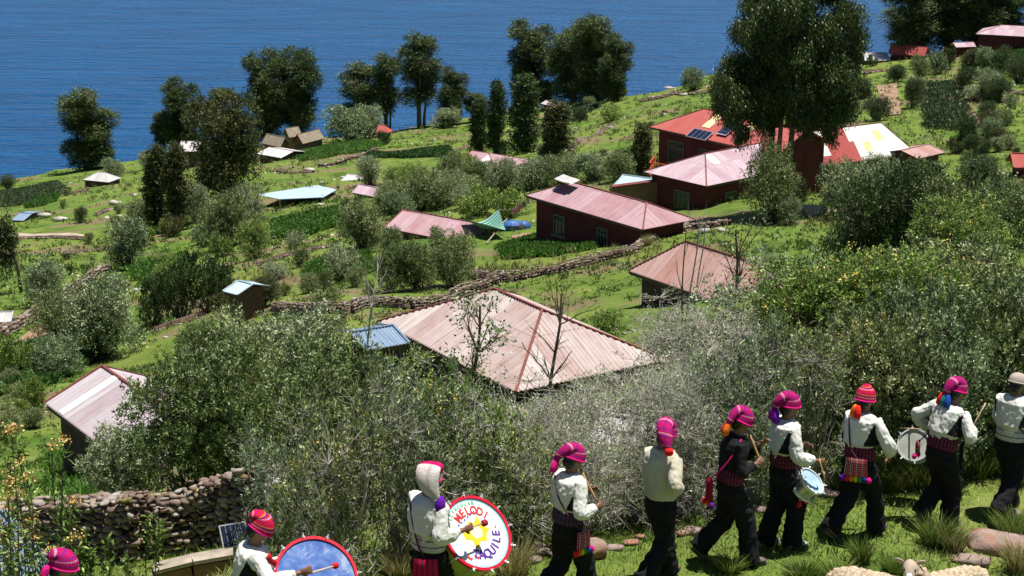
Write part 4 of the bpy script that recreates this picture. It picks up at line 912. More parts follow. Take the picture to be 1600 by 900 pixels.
# the belt of bushes along the path: front row on the edge of the terrace, others on the slope below
B_ = [('near_twiggy', 450, 900, 170, 230, 'silver', 'grey twiggy bush right of the dry stone wall, behind the blue drum', 0),
 ('near_twiggy', 540, 905, 210, 330, 'olive', 'twiggy bush above the blue drum', 1),
 ('near_twiggy', 640, 880, 220, 310, 'silver', 'twiggy bush behind the drummer in the white hat', 0),
 ('near_twiggy', 730, 862, 220, 275, 'lime', 'yellow flowered bush behind the painted drum', 1),
 ('near_twiggy', 815, 850, 180, 200, 'olive', 'bush between the painted drum and the walker in front of it', 1),
 ('near_bare', 905, 830, 190, 200, 'silver', 'sparse grey bush behind the walker with the striped bag', 0),
 ('near_bare', 985, 815, 200, 215, 'silver', 'sparse grey bush left of the walker in the cream jacket', 0),
 ('near_bare', 1075, 800, 210, 250, 'silver', 'grey twiggy bush between the cream jacket and the black shirt', 0),
 ('near_twiggy', 1165, 785, 200, 270, 'silver', 'grey twiggy bush behind the flute player in black', 0),
 ('near_twiggy', 1260, 765, 200, 270, 'olive', 'twiggy bush behind the walker with the small silver drum', 0),
 ('near_leafy', 1350, 752, 200, 270, 'olive', 'leafy bush behind the walker with the rainbow bag', 1),
 ('near_leafy', 1440, 738, 200, 270, 'silver', 'leafy bush behind the drummer with raised stick', 0),
 ('near_leafy', 1530, 722, 200, 270, 'olive', 'leafy bush left of the walker in the beige cap', 0),
 ('near_leafy', 1620, 712, 200, 280, 'silver', 'leafy bush at the right edge behind the beige cap', 0),
 ('near_leafy', 520, 760, 210, 210, 'olive', 'second row bush at the right end of the pink shed hedge', 0),
 ('near_twiggy', 610, 720, 220, 160, 'lime', 'second row flowering bush below the dark lean-to shed', 1),
 ('near_leafy', 700, 715, 160, 100, 'olive', 'second row bush in front of the lower corner of the large pink roof', 1),
 ('near_bare', 1065, 665, 190, 150, 'silver', 'second row dry bush at the right end of the large pink roof', 0),
 ('near_bare', 1110, 650, 230, 190, 'silver', 'second row dry bush below the terracotta roof', 0),
 ('near_bare', 1040, 560, 150, 110, 'silver', 'dead grey bush under the left eave of the terracotta roof', 0),
 ('near_twiggy', 1190, 600, 230, 170, 'silver', 'second row grey bush right of the terracotta roof', 1),
 ('near_bare', 890, 740, 210, 165, 'silver', 'dry bush under the lower edge of the large pink roof, right one', 0),
 ('near_bare', 800, 745, 210, 175, 'silver', 'dry bush under the lower edge of the large pink roof, left one', 0),
 ('near_bare', 975, 690, 190, 130, 'silver', 'dry bush just beyond the lower right tip of the large pink roof', 0),
 ('near_leafy', 1290, 600, 230, 190, 'lime', 'second row bush with yellow tips below the large dark green bush', 1),
 ('near_twiggy', 1240, 520, 160, 130, 'silver', 'grey dry bush at the lower end of the bright lawn', 0),
 ('near_leafy', 1390, 580, 230, 190, 'lime', 'second row flowering bush right of the centre of the hedge', 1),
 ('near_leafy', 1480, 560, 230, 180, 'olive', 'second row flowering bush left of the pink rubble roof', 1),
 ('near_leafy', 1580, 610, 200, 120, 'silver', 'second row bush below the pink rubble roof', 0),
 ('near_leafy', 1500, 450, 160, 130, 'lime', 'yellow tipped bush above the pink rubble roof', 1)]
for k in B_:
    putpx(k[0], k[1], k[2], k[3], k[4], k[5], k[6], group='bushes of the hedge beside the path', flower=M_yel if k[7] else None, twigm=M_twig if k[0] in ('near_twiggy', 'near_bare') else M_bark)

# big eucalyptus
rng = np.random.default_rng(11)
q, t = G(1215, 338); u_ = t/F
Wd = 240*u_; Ht = 375*u_/.95
m_ = []
o = empty('eucalyptus_tree', (q[0], q[1], g(q[0], q[1])-.3), 0, 'huge drooping eucalyptus with pale forked trunk towering over the red roofed houses', 'tree')
lobes = []
def blob(dx, dz, r): lobes.append((dx*u_, rng.uniform(-1, 1)*2.2, (338-dz)*u_/.95, r*u_))
for dx, y_, r in [(-70,145,30),(-45,105,40),(-80,100,28),(-55,50,36),(-20,30,42),(5,70,46),(20,10,42),(55,40,42),(85,25,30),(95,75,32),(65,100,40),(100,110,26),(20,115,42),(-15,150,26),(70,145,32),(98,140,22),(-85,135,20),(-20,-20,38),(30,-40,40),(70,-15,32),(-45,5,28),(-92,115,16),(108,50,20),(-45,168,16),(-75,172,14),(60,170,18),(35,150,26),(0,0,42),(0,60,46),(15,120,42),(-15,95,42),(35,80,40),(-30,130,34),(30,170,26),(-95,150,20),(-60,185,18),(100,160,22),(72,185,18),(-25,178,20),(85,168,14)]:
    for _ in range(2): blob(dx+rng.uniform(-7, 7), y_+rng.uniform(-6, 6), r*rng.uniform(.6, .9))
lobes = np.array(lobes); nC = 15000
k = rng.choice(len(lobes), nC, p=lobes[:, 3]**2/(lobes[:, 3]**2).sum()); d = rdir(nC, .1)
C = lobes[k, :3]+d*(lobes[k, 3]*rng.random(nC)**.35*rng.uniform(.8, 1.15, nC))[:, None]
C[:, 2] -= .25*np.abs(rng.normal(size=nC))
per = 13; pos = (C[:, None]+np.array([0, 0, -1.])*rng.random((nC, per, 1))*.55+rng.normal(size=(nC, per, 3))*.11).reshape(-1, 3)
ld = unit(rdir(nC*per)*.75+[0, 0, -.9]); tn = np.clip(np.repeat(np.clip(.42+.2*rng.normal(size=nC), 0, .8), per)+rng.normal(size=nC*per)*.12, 0, .95)
V, Fc, Tn = leaves(pos, ld, .20*rng.uniform(.7, 1.3, nC*per), .055, tn)
link('crown', npmesh('crown', V, Fc, tint=Tn), M_leaf['euc'], o)
M_etrunk = plain('pale_peeling_bark', (.22, .18, .14), .85, .1, var=.5, scale=1.5)
mb = MB()
for bx, tx, r in ((-.35, -.7, .26), (.35, .8, .24), (0, .1, .2)):
    pl = polyline(np.array([bx, rng.normal()*.2, -.4]), np.array([tx, 0, Ht*.72]), 9, .12); mb.tube(pl, np.linspace(r, .07, 9), 10)
mb.build('trunk', M_etrunk, o)
A = []; B = []; ra = []; rb = []
for l in lobes:
    b0 = np.array([l[0]*.15, 0, max(Ht*.38, l[2]-abs(l[0])*.9-1.2)]); pl = polyline(b0, l[:3], 6, .15); rr_ = np.linspace(.10, .02, 6)
    A += list(pl[:-1]); B += list(pl[1:]); ra += list(rr_[:-1]); rb += list(rr_[1:])
V, Fc = prisms(np.array(A), np.array(B), np.array(ra), np.array(rb), 5); link('limbs', npmesh('limbs', V, Fc), M_bark, o)

# broken pole tree at the left edge
q, t = G(34, 458); u_ = t/F
o = empty('broken_tree', (q[0], q[1], g(q[0], q[1])-.2), 0, 'thin leaning bare trunk with one drooping dark clump at the left edge', 'tree')
MB().tube(np.array([[0, 0, 0], [-4*u_, 0, 50*u_], [-10*u_, 0, 75*u_], [-22*u_, 0, 112*u_]]), [.12, .1, .09, .05], 8).build('trunk', M_bark, o)
C = np.array([-22, 0, 88])*u_+rng.normal(size=(500, 3))*[9*u_, 8*u_, 20*u_]; C = C[np.abs(C[:, 0]+22*u_) < 18*u_]; per = 10
pos = (C[:, None]+rng.normal(size=(len(C), per, 3))*.14).reshape(-1, 3)
V, Fc, Tn = leaves(pos, unit(rdir(len(pos))+[0, 0, -1]), .2, .09, np.repeat(rng.random(len(C))*.7, per)); link('crown', npmesh('crown', V, Fc, tint=Tn), M_leaf['bronze'], o)

# bare saplings standing out of the hedge
def sapling(px, py, toppx, toppy, label, n=10, leafy=0, r=.045, t0=None, col=None, spread=1.0):
    if t0: t = t0; q = P(px, py, t)
    else: q, t = G(px, py)
    u = t/F; gz = g(q[0], q[1]); hgt = (py-toppy)*u/.95+(q[2]-gz); o = empty('bare_tree', (q[0], q[1], gz-.1), 0, label, 'bare tree')
    A = []; B = []; ra = []; rb = []; tips = []
    def grow(a, d, L, r_, dep):
        pl = polyline(a, a+d*L, 7, .02*L); rr_ = np.linspace(r_, r_*.4, 7); A.extend(pl[:-1]); B.extend(pl[1:]); ra.extend(rr_[:-1]); rb.extend(rr_[1:]); tips.append(pl[-1])
        if dep: 
            for j in range(n if dep == 2 else 4):
                s = random.uniform(.45, .98) if dep == 2 else random.uniform(.2, .95); i = int(s*6); nd = unit(d*1.1+rdir(1, .3)[0]*.9*spread); grow(pl[i], nd, L*random.uniform(.16, .34) if dep == 2 else L*.4, rr_[i]*.55, dep-1)
    top = np.array([(toppx-px)*u, 0, hgt]); grow(np.zeros(3), unit(top), np.linalg.norm(top), r, 2)
    V, Fc = prisms(np.array(A), np.array(B), np.array(ra), np.array(rb), 5); link('limbs', npmesh('limbs', V, Fc), col or M_bark, o)
    if leafy:
        C = np.array(tips); pos = (C[:, None]+rng.normal(size=(len(C), leafy, 3))*.09).reshape(-1, 3)
        V, Fc, Tn = leaves(pos, rdir(len(pos), .4), .07, .03, rng.random(len(pos))*.8); link('foliage', npmesh('foliage', V, Fc, tint=Tn), M_leaf['silver'], o)
sapling(722, 640, 742, 462, 'dark bare sapling with a few leaves before the left part of the large pink roof', 16, 12, .042, t0=27)
sapling(848, 690, 893, 448, 'tall dark crooked bare sapling before the right part of the large pink roof', 10, 0, .038, t0=26)
sapling(588, 640, 586, 440, 'thin pale bare sapling left of the large pink roof', 10, 0, .03, t0=30, col=M_twig)
sapling(1068, 560, 1058, 352, 'cluster of thin bare poles in front of the terracotta roof, left pole', 3, 0, .03, t0=40, spread=.3)
sapling(1072, 560, 1074, 335, 'tallest thin bare pole in front of the terracotta roof', 3, 0, .03, t0=40.2, spread=.3, col=M_twig)
sapling(1128, 580, 1150, 350, 'forked bare tree in front of the right part of the terracotta roof', 12, 4, .055, t0=38)
sapling(1078, 560, 1086, 330, 'bent pale bare pole right of the tallest one at the terracotta roof', 5, 0, .028, t0=40.5, spread=.4, col=M_twig)
# ------------------------------------------------------------------ ground cover
def scatter(n, r0, r1, a0=-.33, a1=.33, dens=None):
    a = rng.uniform(a0, a1, n); r = np.exp(rng.uniform(math.log(r0), math.log(r1), n)); x = r*np.sin(a); y = r*np.cos(a)
    if dens is not None: k = dens(x, y, a, r); x, y, a, r = x[k], y[k], a[k], r[k]
    return x, y, hz(x, y), a, r
def tufts(x, y, z, rad, hgt, per, L, W, spread=1.0):
    n = len(x); rad = np.broadcast_to(rad, n); off = rdir(n*per).reshape(n, per, 3)*(rng.random((n, per, 1))**.5); off[..., 2] = np.abs(off[..., 2])
    pos = np.stack([x, y, z], 1)[:, None]+off*np.stack([rad, rad, np.broadcast_to(hgt, n)], 1)[:, None]
    pos = pos.reshape(-1, 3); tn = np.clip(np.repeat(rng.random(n)*.75, per)+rng.normal(size=n*per)*.12, 0, .98)
    s = np.repeat(np.clip(rad/np.mean(rad), .5, 2), per)
    return leaves(pos, unit(rdir(n*per)*spread+[0, 0, 1.0]), L*s, W*s, tn)
brow_r = lambda a: np.interp(a, _bt[:, 0], _bt[:, 1])
def d1(x, y, a, r): return (r < brow_r(a)-2) & (vnoise(np.stack([x, y, 0*x], 1), .06)+.6*vnoise(np.stack([x, y, 0*x], 1), .35) > (.05-.45*np.clip((a-.10)/.15, 0, 1)-.35*((a < -.07) & (r < 150) & (r > 40))))
x, y, z, a, r = scatter(26000, 42, 330, dens=d1)
rad = rng.uniform(.12, .42, len(x))*np.clip(r/110, .55, 1.25); V, Fc, T = tufts(x, y, z-.05, rad, rad*.8, 12, .17, .07)
o = link('weeds', npmesh('weeds', V, Fc, tint=T), leafmat('weed_leaves', (.035, .075, .012), (.13, .21, .035), (.21, .24, .06), .2, .8)); o['kind'] = 'stuff'; o['label'] = 'low green weeds scattered over the slope'
x, y, z, a, r = scatter(8000, 66, 320, dens=lambda x, y, a, r: (r < brow_r(a)-1) & (vnoise(np.stack([x, y, 0*x+9], 1), .09) > .12))
rad = rng.uniform(.10, .30, len(x)); V, Fc, T = tufts(x, y, z-.03, rad, rad*1.2, 12, .30, .035, .5)
o = link('dry_grass', npmesh('dry_grass', V, Fc, tint=T), leafmat('dry_grass_blades', (.14, .13, .05), (.34, .30, .13), (.42, .36, .2), .2, .85)); o['kind'] = 'stuff'; o['label'] = 'dry yellow grass scattered over the slope'
x, y, z, a, r = scatter(1500, 60, 320, dens=lambda x, y, a, r: (r < brow_r(a)) & (vnoise(np.stack([x, y, 0*x+19], 1), .07) > .1))
me = stones(np.stack([x, y, z], 1), rng.uniform(.08, .38, len(x))*np.clip(r/160, .5, 1.2), RB1, .6); o = link('field_stones', me, M_palerock); o['kind'] = 'stuff'; o['label'] = 'pale stones lying about the meadows'
# short grass of the terrace
def near_grass(n, r0, r1, L, W, tmat, name, label, thr=-.55, seed=0):
    x, y, z, a, r = scatter(n, r0, r1, -.35, .36, dens=lambda x, y, a, r: vnoise(np.stack([x, y, 0*x+seed], 1), .9)+.5*vnoise(np.stack([x, y, 0*x+seed], 1), 3.5) > thr)
    C = np.stack([x, y, z-.005], 1); V, Fc, T = leaves(C, unit(rdir(len(x))*.75+[0, 0, .8]), L*rng.uniform(.5, 1.4, len(x)), W, np.clip(.45+.4*vnoise(C, .8)+rng.normal(size=len(x))*.15, 0, .98))
    o = link(name, npmesh(name, V, Fc, tint=T), tmat); o['kind'] = 'stuff'; o['label'] = label
M_gr = leafmat('short_grass_blades', (.05, .095, .016), (.21, .28, .06), (.42, .38, .18), .3, .74)
near_grass(120000, 14.0, 30, .055, .009, M_gr, 'short_grass', 'short trodden grass of the path terrace')
near_grass(60000, 17.5, 60, .14, .016, M_gr, 'grass', 'longer grass on the slope below the path', -.1, 5)
def grass_tuft(px, py, wpx, hpx, label, mat_, t=None):
    q, t = G(px, py); u = t/F; n = 420; an = rng.uniform(0, 6.28, n); rr = rng.random(n)**.5*wpx*u*.28
    C = np.stack([np.cos(an)*rr, np.sin(an)*rr*.8, 0*rr-.02], 1); D = unit(np.stack([np.cos(an)*rr*1.6/(hpx*u)+rng.normal(size=n)*.16, np.sin(an)*rr*1.6/(hpx*u)+rng.normal(size=n)*.16, np.ones(n)], 1)); Lh = hpx*u*rng.uniform(.5, 1.05, n)
    s = unit(np.cross(D, rdir(n)))*.0045; bend = unit(D*[1, 1, 0]+1e-4)*.22*Lh[:, None]
    m1 = C+D*Lh[:, None]*.55; tp = C+D*Lh[:, None]*.95+bend
    V = np.stack([C-s, C+s, m1+s*.8, m1-s*.8, tp], 1).reshape(-1, 3); b = np.arange(n)[:, None]*5
    me = npmesh('tuft', V, [b+np.array([[0, 1, 2, 3]]), b+np.array([[3, 2, 4]])], tint=np.repeat(rng.random(n)*.95, 5))
    o = link('grass_tuft', me, mat_); o.location = (q[0], q[1], g(q[0], q[1])); tag(o, label, 'grass tuft')
M_tg = leafmat('green_tuft_blades', (.05, .10, .012), (.22, .30, .05), (.45, .42, .18), .3, .86); M_td = leafmat('straw_tuft_blades', (.16, .15, .05), (.42, .38, .16), (.52, .46, .24), .25, .86)
for a_ in [(1528, 745, 70, 78, 'tall straw green grass tuft between the raised stick drummer and the beige cap', M_tg), (1440, 762, 60, 70, 'grass tuft behind the drummer with raised stick', M_tg),
 (1405, 765, 60, 60, 'yellowish grass tuft left behind the drummer with raised stick', M_td), (1310, 770, 34, 44, 'small straw tuft left of the walker with the rainbow bag', M_td), (1378, 770, 30, 60, 'narrow tuft right of the walker with the rainbow bag', M_tg),
 (1460, 852, 60, 60, 'green grass tuft above the sheep with the visible face', M_tg), (1488, 862, 46, 52, 'straw coloured tuft right of the green one above the sheep', M_td), (1582, 840, 60, 56, 'green tuft at the right edge behind the large slab', M_tg),
 (1590, 895, 44, 60, 'straw green tuft in the bottom right corner', M_td), (1345, 882, 30, 50, 'narrow tuft left of the sheep', M_tg), (1255, 900, 60, 34, 'low tuft at the bottom edge left', M_tg), (1310, 905, 60, 40, 'low tuft at the bottom edge left of the sheep backs', M_tg),
 (1395, 900, 40, 40, 'tuft between the two sheep', M_tg), (1140, 895, 44, 40, 'green tuft in front of the flute player in black', M_tg), (1100, 760, 60, 70, 'straw tuft below the hedge behind the flute player', M_td), (1060, 775, 60, 60, 'straw tuft behind the walker in the cream jacket', M_td),
 (945, 800, 60, 70, 'dry grass tuft behind the walker with the striped bag', M_td), (980, 790, 60, 70, 'pale dry tuft left of the walker in the cream jacket', M_td), (800, 900, 70, 70, 'brown dry tuft under the painted drum', M_td), (625, 905, 50, 60, 'dry tuft left of the drummer in the white hat', M_td),
 (1590, 760, 40, 60, 'tuft at the right edge beside the beige cap walker', M_tg), (900, 560, 40, 30, 'straw tuft by the right trim of the large pink roof', M_td), (915, 552, 50, 34, 'broad straw tuft by the bright green weeds', M_td), (1012, 384, 16, 22, 'straw tuft at the corner of the long maroon house', M_td)]:
    grass_tuft(*a_)
# crop fields
def crop(px, label, mat_, n=9000, L=.35, W=.14, row=.9, h=.35, name='crop_field'):
    poly = np.array([G(a, b)[0][:2] for a, b in px]); lo, hi = poly.min(0), poly.max(0); q = rng.uniform(lo, hi, (n, 2)); e = poly[1]-poly[0]; e /= np.linalg.norm(e); nn = np.array([-e[1], e[0]])
    s = q@nn; q = q+np.outer(np.round(s/row)*row-s+rng.normal(size=n)*.12, nn); ins = np.zeros(n, bool); j = len(poly)-1
    for i in range(len(poly)):
        a, b = poly[i], poly[j]; ins ^= ((a[1] > q[:, 1]) != (b[1] > q[:, 1])) & (q[:, 0] < (b[0]-a[0])*(q[:, 1]-a[1])/(b[1]-a[1]+1e-9)+a[0]); j = i
    q = q[ins]; z = hz(q[:, 0], q[:, 1]); V, Fc, T = tufts(q[:, 0], q[:, 1], z, .3, h, 8, L, W, .9)
    o = link(name, npmesh(name, V, Fc, tint=T), mat_); tag(o, label, 'crop field', kind='stuff')
M_c1 = leafmat('crop_leaves', (.02, .065, .012), (.08, .165, .03), (.14, .22, .05), .25, .85); M_c2 = leafmat('bright_crop_leaves', (.035, .10, .012), (.12, .25, .035), (.19, .31, .06), .3, .85)
M_c3 = leafmat('grey_green_crop', (.03, .06, .02), (.09, .13, .05), (.15, .18, .08), .2, .85)
crop([(565,240),(700,232),(712,245),(600,248)], 'dark green crop strip below the small red hut', M_c1)
crop([(450,238),(560,222),(600,228),(560,240),(470,254)], 'green planted patch in front of the thatched huts', M_c2)
crop([(425,350),(530,330),(535,352),(470,375),(430,372)], 'bright green bed below the pale blue canopy', M_c2)
crop([(0,302),(90,285),(110,300),(60,318),(0,325)], 'dull green crop on the far left meadow', M_c3)
crop([(50,312),(95,306),(70,322),(40,326)], 'bright green crop corner above the small blue sheet roof', M_c2, 5000)
crop([(1440,132),(1490,130),(1515,175),(1500,205),(1445,200)], 'dark green rectangular crop patch on the right hillside', M_c3)
crop([(1510,90),(1560,88),(1550,112),(1505,108)], 'green crop patch below the house at the top right corner', M_c1)
crop([(1580,75),(1640,75),(1640,100),(1575,98)], 'crop patch at the right edge below the corner house', M_c1)
crop([(780,388),(840,372),(930,388),(860,402),(790,404)], 'bright green bed in front of the long pink roofed house', M_c2, 6000, h=.2)
crop([(910,155),(950,158),(900,190),(850,195),(860,180)], 'dull green crop below the massive dark clump', M_c3)
crop([(480,420),(560,395),(590,420),(540,440),(480,445)], 'bright green bed above the middle stone wall', M_c2, 6000, h=.15)
crop([(195,425),(290,400),(300,440),(230,450)], 'bright green weeds right of the round silvery shrub', M_c2, 6000)
crop([(0,560),(80,520),(140,560),(60,610),(0,620)], 'dark green weeds below the mud wall', M_c1, 6000)
crop([(90,790),(200,750),(150,700),(70,720)], 'bright grass in the shadow of the pink shed', M_c2, 4000, L=.25, W=.03)
pl_ = [G(a, b)[0] for a, b in [(1372,135),(1400,133),(1408,178),(1385,182)]]
def patch(px, label, m_, name='field', lift=.12):
    k = 10; c = [np.array(G(a, b)[0][:2]) for a, b in px]; V = []
    for i in range(k+1):
        for j in range(k+1): q = (c[0]*(1-i/k)+c[1]*i/k)*(1-j/k)+(c[3]*(1-i/k)+c[2]*i/k)*j/k; V.append((q[0], q[1], g(*q)+lift))
    o = link(name, npmesh(name, V, np.array([(i*(k+1)+j, i*(k+1)+j+1, (i+1)*(k+1)+j+1, (i+1)*(k+1)+j) for i in range(k) for j in range(k)]), smooth=True), m_); o['kind'] = 'structure'; o['label'] = label
M_soil = plain('ploughed_soil', (.26, .17, .11), .95, .1, var=.35, scale=.8, bump=.8); M_pathd = plain('trodden_path_earth', (.36, .30, .23), .95, .1, var=.25, scale=1, bump=.5)
patch([(1368,135),(1402,133),(1408,180),(1386,182)], 'bare ploughed patch', M_soil)
patch([(0,366),(140,372),(140,377),(0,372)], 'pale path', M_pathd, 'path')
patch([(800,372),(829,366),(829,380),(790,384)], 'bare yard', M_soil, 'yard')
patch([(0,545),(80,500),(100,506),(10,560)], 'bare earth strip', M_soil, 'path')

# foreground flowering stalks at the left
def stalk(px, topy, lean, label, flowers=True, t=15.5, nleaf=240, name='flowering_shrub', leaf='lime', base=980):
    q = P(px, base, t); gz = g(q[0], q[1]); hh = ((base-topy)*t/F)/.95+q[2]-gz; o = empty(name, (q[0], q[1], gz), 0, label, 'flowering shrub' if flowers else 'leafy plant')
    A = []; B = []; ra = []; rb = []; pos = []; fl = []
    for i in range(7 if flowers else 3):
        tip = np.array([lean*t/F+rng.normal()*.16, rng.normal()*.2, hh*rng.uniform(.6, 1)]); pl = polyline(np.array([rng.normal()*.04, rng.normal()*.04, 0]), tip, 9, .02); rr_ = np.linspace(.011, .004, 9)
        A += list(pl[:-1]); B += list(pl[1:]); ra += list(rr_[:-1]); rb += list(rr_[1:]); fl.append(pl[-1])
        s = rng.uniform(.25, 1, nleaf//(7 if flowers else 3)); k = s*8; i0 = np.minimum(k.astype(int), 7); pos.append(pl[i0]+(pl[i0+1]-pl[i0])*(k-i0)[:, None])
    V, Fc = prisms(np.array(A), np.array(B), np.array(ra), np.array(rb), 5); link('stems', npmesh('stems', V, Fc), M_bark, o)
    C = np.concatenate(pos); C = np.repeat(C, 3, 0)+rng.normal(size=(len(C)*3, 3))*.02; V, Fc, T = leaves(C, rdir(len(C), .35), .085, .024, rng.random(len(C))*.8); link('foliage', npmesh('foliage', V, Fc, tint=T), M_leaf[leaf], o)
    if flowers:
        f = np.array(fl); f = np.repeat(f, 60, 0)+rng.normal(size=(len(f)*60, 3))*[.035, .035, .022]; V, Fc, T = leaves(f, rdir(len(f), .3), .022, .02, rng.random(len(f))); link('blossom', npmesh('blossom', V, Fc, tint=T), M_ora, o)
for i, (px, ty, ln, lb) in enumerate([(20, 640, 8, 'tall orange flowered shrub at the left edge'), (62, 690, 6, 'orange flowered shrub left of the pink shed wall'), (5, 760, 5, 'lower orange flowered shrub over the blue roof at the left edge'), (88, 640, 4, 'slender flowered shrub with the highest orange heads beside the pink shed')]): stalk(px, ty, ln, lb, t=15.5+.5*i, base=1000)
for i, (px, ty, ln, lb) in enumerate([(150, 800, 0, 'leafy stalk in front of the dry stone wall, above the magenta hat'), (180, 800, 4, 'leafy stalk in front of the middle of the dry stone wall'), (218, 780, -3, 'tallest thin leafy stalk in front of the dry stone wall'), (120, 770, 3, 'leafy stalk beside the blue roof at lower left'), (135, 690, 0, 'long thin leafy stalk below the pink shed wall')]): stalk(px, ty, ln, lb, False, t=17, nleaf=150, name='leafy_plant', base=960)
# ------------------------------------------------------------------ people
def clothmat(name, col, rough=.85, var=.12, wr=.9, sc_=18):
    m = NM(name); p = m.obj(); n = m.noise(m.map(p, (1, 1, .35)), sc_, 4, .6); n2 = m.noise(p, 4, 3)
    m.pbr(m.ramp(n2, [(.3, tuple(c*(1-var) for c in col)), (.7, tuple(min(1, c*(1+var)) for c in col))]), rough, .2, 0, m.bump(n, wr, .012)); return m.m
M_white = clothmat('white_homespun_cotton', (.62, .61, .56)); M_cream = clothmat('cream_jacket_cloth', (.48, .445, .34)); M_black = clothmat('black_wool', (.010, .010, .012), .9, .3)
m = NM('brown_skin'); m.pbr(m.ramp(m.noise(m.obj(), 12, 3), [(.3, (.15, .07, .042)), (.7, (.22, .11, .065))]), .5, .4); M_skin = m.m
M_hair = plain('black_hair', (.008, .007, .006), .45, .4); M_shoe = plain('dusty_shoe', (.12, .10, .085), .7, .3); M_wshoe = plain('white_trainer', (.55, .54, .52), .6, .3); M_sandal = plain('brown_sandal', (.16, .09, .06), .8, .2)
def bands(name, cols, per, dots=None, rough=.85, axis=1):
    """woven stripes across the length (uv v, metres)"""
    m = NM(name); s = m.n('ShaderNodeSeparateXYZ'); m.l(m.uvs(), s.inputs[0]); f = m.math('FRACT', m.math('DIVIDE', s.outputs[axis], per))
    c = m.ramp(f, [(i/len(cols), k) for i, k in enumerate(cols)], 'CONSTANT')
    if dots:
        d = m.math('MULTIPLY', m.math('GREATER_THAN', m.math('FRACT', m.math('MULTIPLY', s.outputs[1-axis], 26 if axis == 1 else 40)), .55), m.math('GREATER_THAN', m.math('FRACT', m.math('DIVIDE', s.outputs[axis], per*.31)), .6)); c = m.mix(d, c, dots)
    c = m.mix(m.ramp(m.noise(m.obj(), 60, 2), [(.4, .0), (.7, .35)]), c, (.25, .01, .06)); m.pbr(c, .95, .05, 0, m.bump(m.noise(m.map(m.uvs(), (60, 160, 1)), 1.0, 2), .8, .01)); return m.m
MG = (.50, .012, .11); RD = (.60, .02, .035); PU = (.20, .02, .22); WH = (.60, .28, .38); OR = (.65, .20, .03)
M_hat = bands('magenta_knit_with_stripes', [MG, MG, PU, MG, MG, WH, MG, PU, MG], .11, (.30, .02, .20)); M_hat2 = bands('red_knit_with_fine_stripes', [RD, MG, RD, WH, RD, PU, OR, RD, MG], .085); M_hatw = bands('white_knit_with_magenta_top', [(.60, .57, .52), MG, MG, (.60, .57, .52), (.60, .57, .52), (.60, .57, .52), (.60, .57, .52), (.60, .57, .52), (.60, .57, .52), (.60, .57, .52), (.60, .57, .52), (.60, .57, .52)], .72)
M_sash = bands('woven_maroon_sash', [(.05, .01, .02), (.12, .02, .04), (.05, .01, .02), (.03, .02, .05)], .05, (.25, .10, .14)); M_sashn = bands('woven_navy_sash', [(.02, .02, .06), (.05, .04, .12), (.02, .02, .05)], .06, (.16, .12, .22)); M_sashw = bands('white_sash_with_navy_lines', [(.6, .6, .62)]*5+[(.03, .03, .15)], .06, axis=1)
M_bag = bands('striped_coca_bag_cloth', [RD, (.10, .01, .03), (.5, .3, .3), (.05, .02, .05), RD, (.10, .02, .02)], .06, (.5, .42, .4), axis=0); M_bagp = bands('magenta_bag_cloth', [MG, (.18, .02, .06), RD], .05, axis=0)
TC = {k: clothmat('tassel_'+k, v, .95, .2, 1, 90) for k, v in {'red': (.70, .02, .02), 'magenta': (.72, .01, .22), 'purple': (.13, .01, .35), 'blue': (.01, .06, .32), 'orange': (.75, .16, .01), 'yellow': (.75, .5, .02), 'green': (.02, .28, .06), 'teal': (.01, .22, .22)}.items()}
M_strap = clothmat('dark_woven_strap', (.07, .02, .035)); M_beige = clothmat('beige_cap_cloth', (.42, .34, .29)); M_redcloth = clothmat('red_strap_cloth', (.55, .015, .02))
GZ = H-7.9
def rotY(a): c, s = math.cos(a), math.sin(a); return np.array([[c, 0, s], [0, 1, 0], [-s, 0, c]])
def rotZ(a): c, s = math.cos(a), math.sin(a); return np.array([[c, -s, 0], [s, c, 0], [0, 0, 1]])
def ik(a, b, l1, l2, pole):
    a = np.array(a, float); b = np.array(b, float); d = b-a; L = np.linalg.norm(d)
    if L > (l1+l2)*.995: b = a+d/L*(l1+l2)*.995; d = b-a; L = np.linalg.norm(d)
    x = (l1*l1-l2*l2+L*L)/(2*L); h_ = math.sqrt(max(0, l1*l1-x*x)); dn = d/L; pole = np.array(pole, float); p = pole-dn*(pole@dn); p /= np.linalg.norm(p); return a+dn*x+p*h_, b
def chain(mb, pts, rad, n=10, sub=6, **k):
    pts = [np.array(p, float) for p in pts]; q = []; r = []
    for i in range(len(pts)-1):
        for j in range(sub): f = j/sub; q.append(pts[i]*(1-f)+pts[i+1]*f); r.append(rad[i]*(1-f)+rad[i+1]*f)
    q.append(pts[-1]); r.append(rad[-1]); q = np.array(q)
    for _ in range(2): q[1:-1] = q[1:-1]*.5+(q[:-2]+q[2:])*.25
    mb.tube(q, r, n, **k)
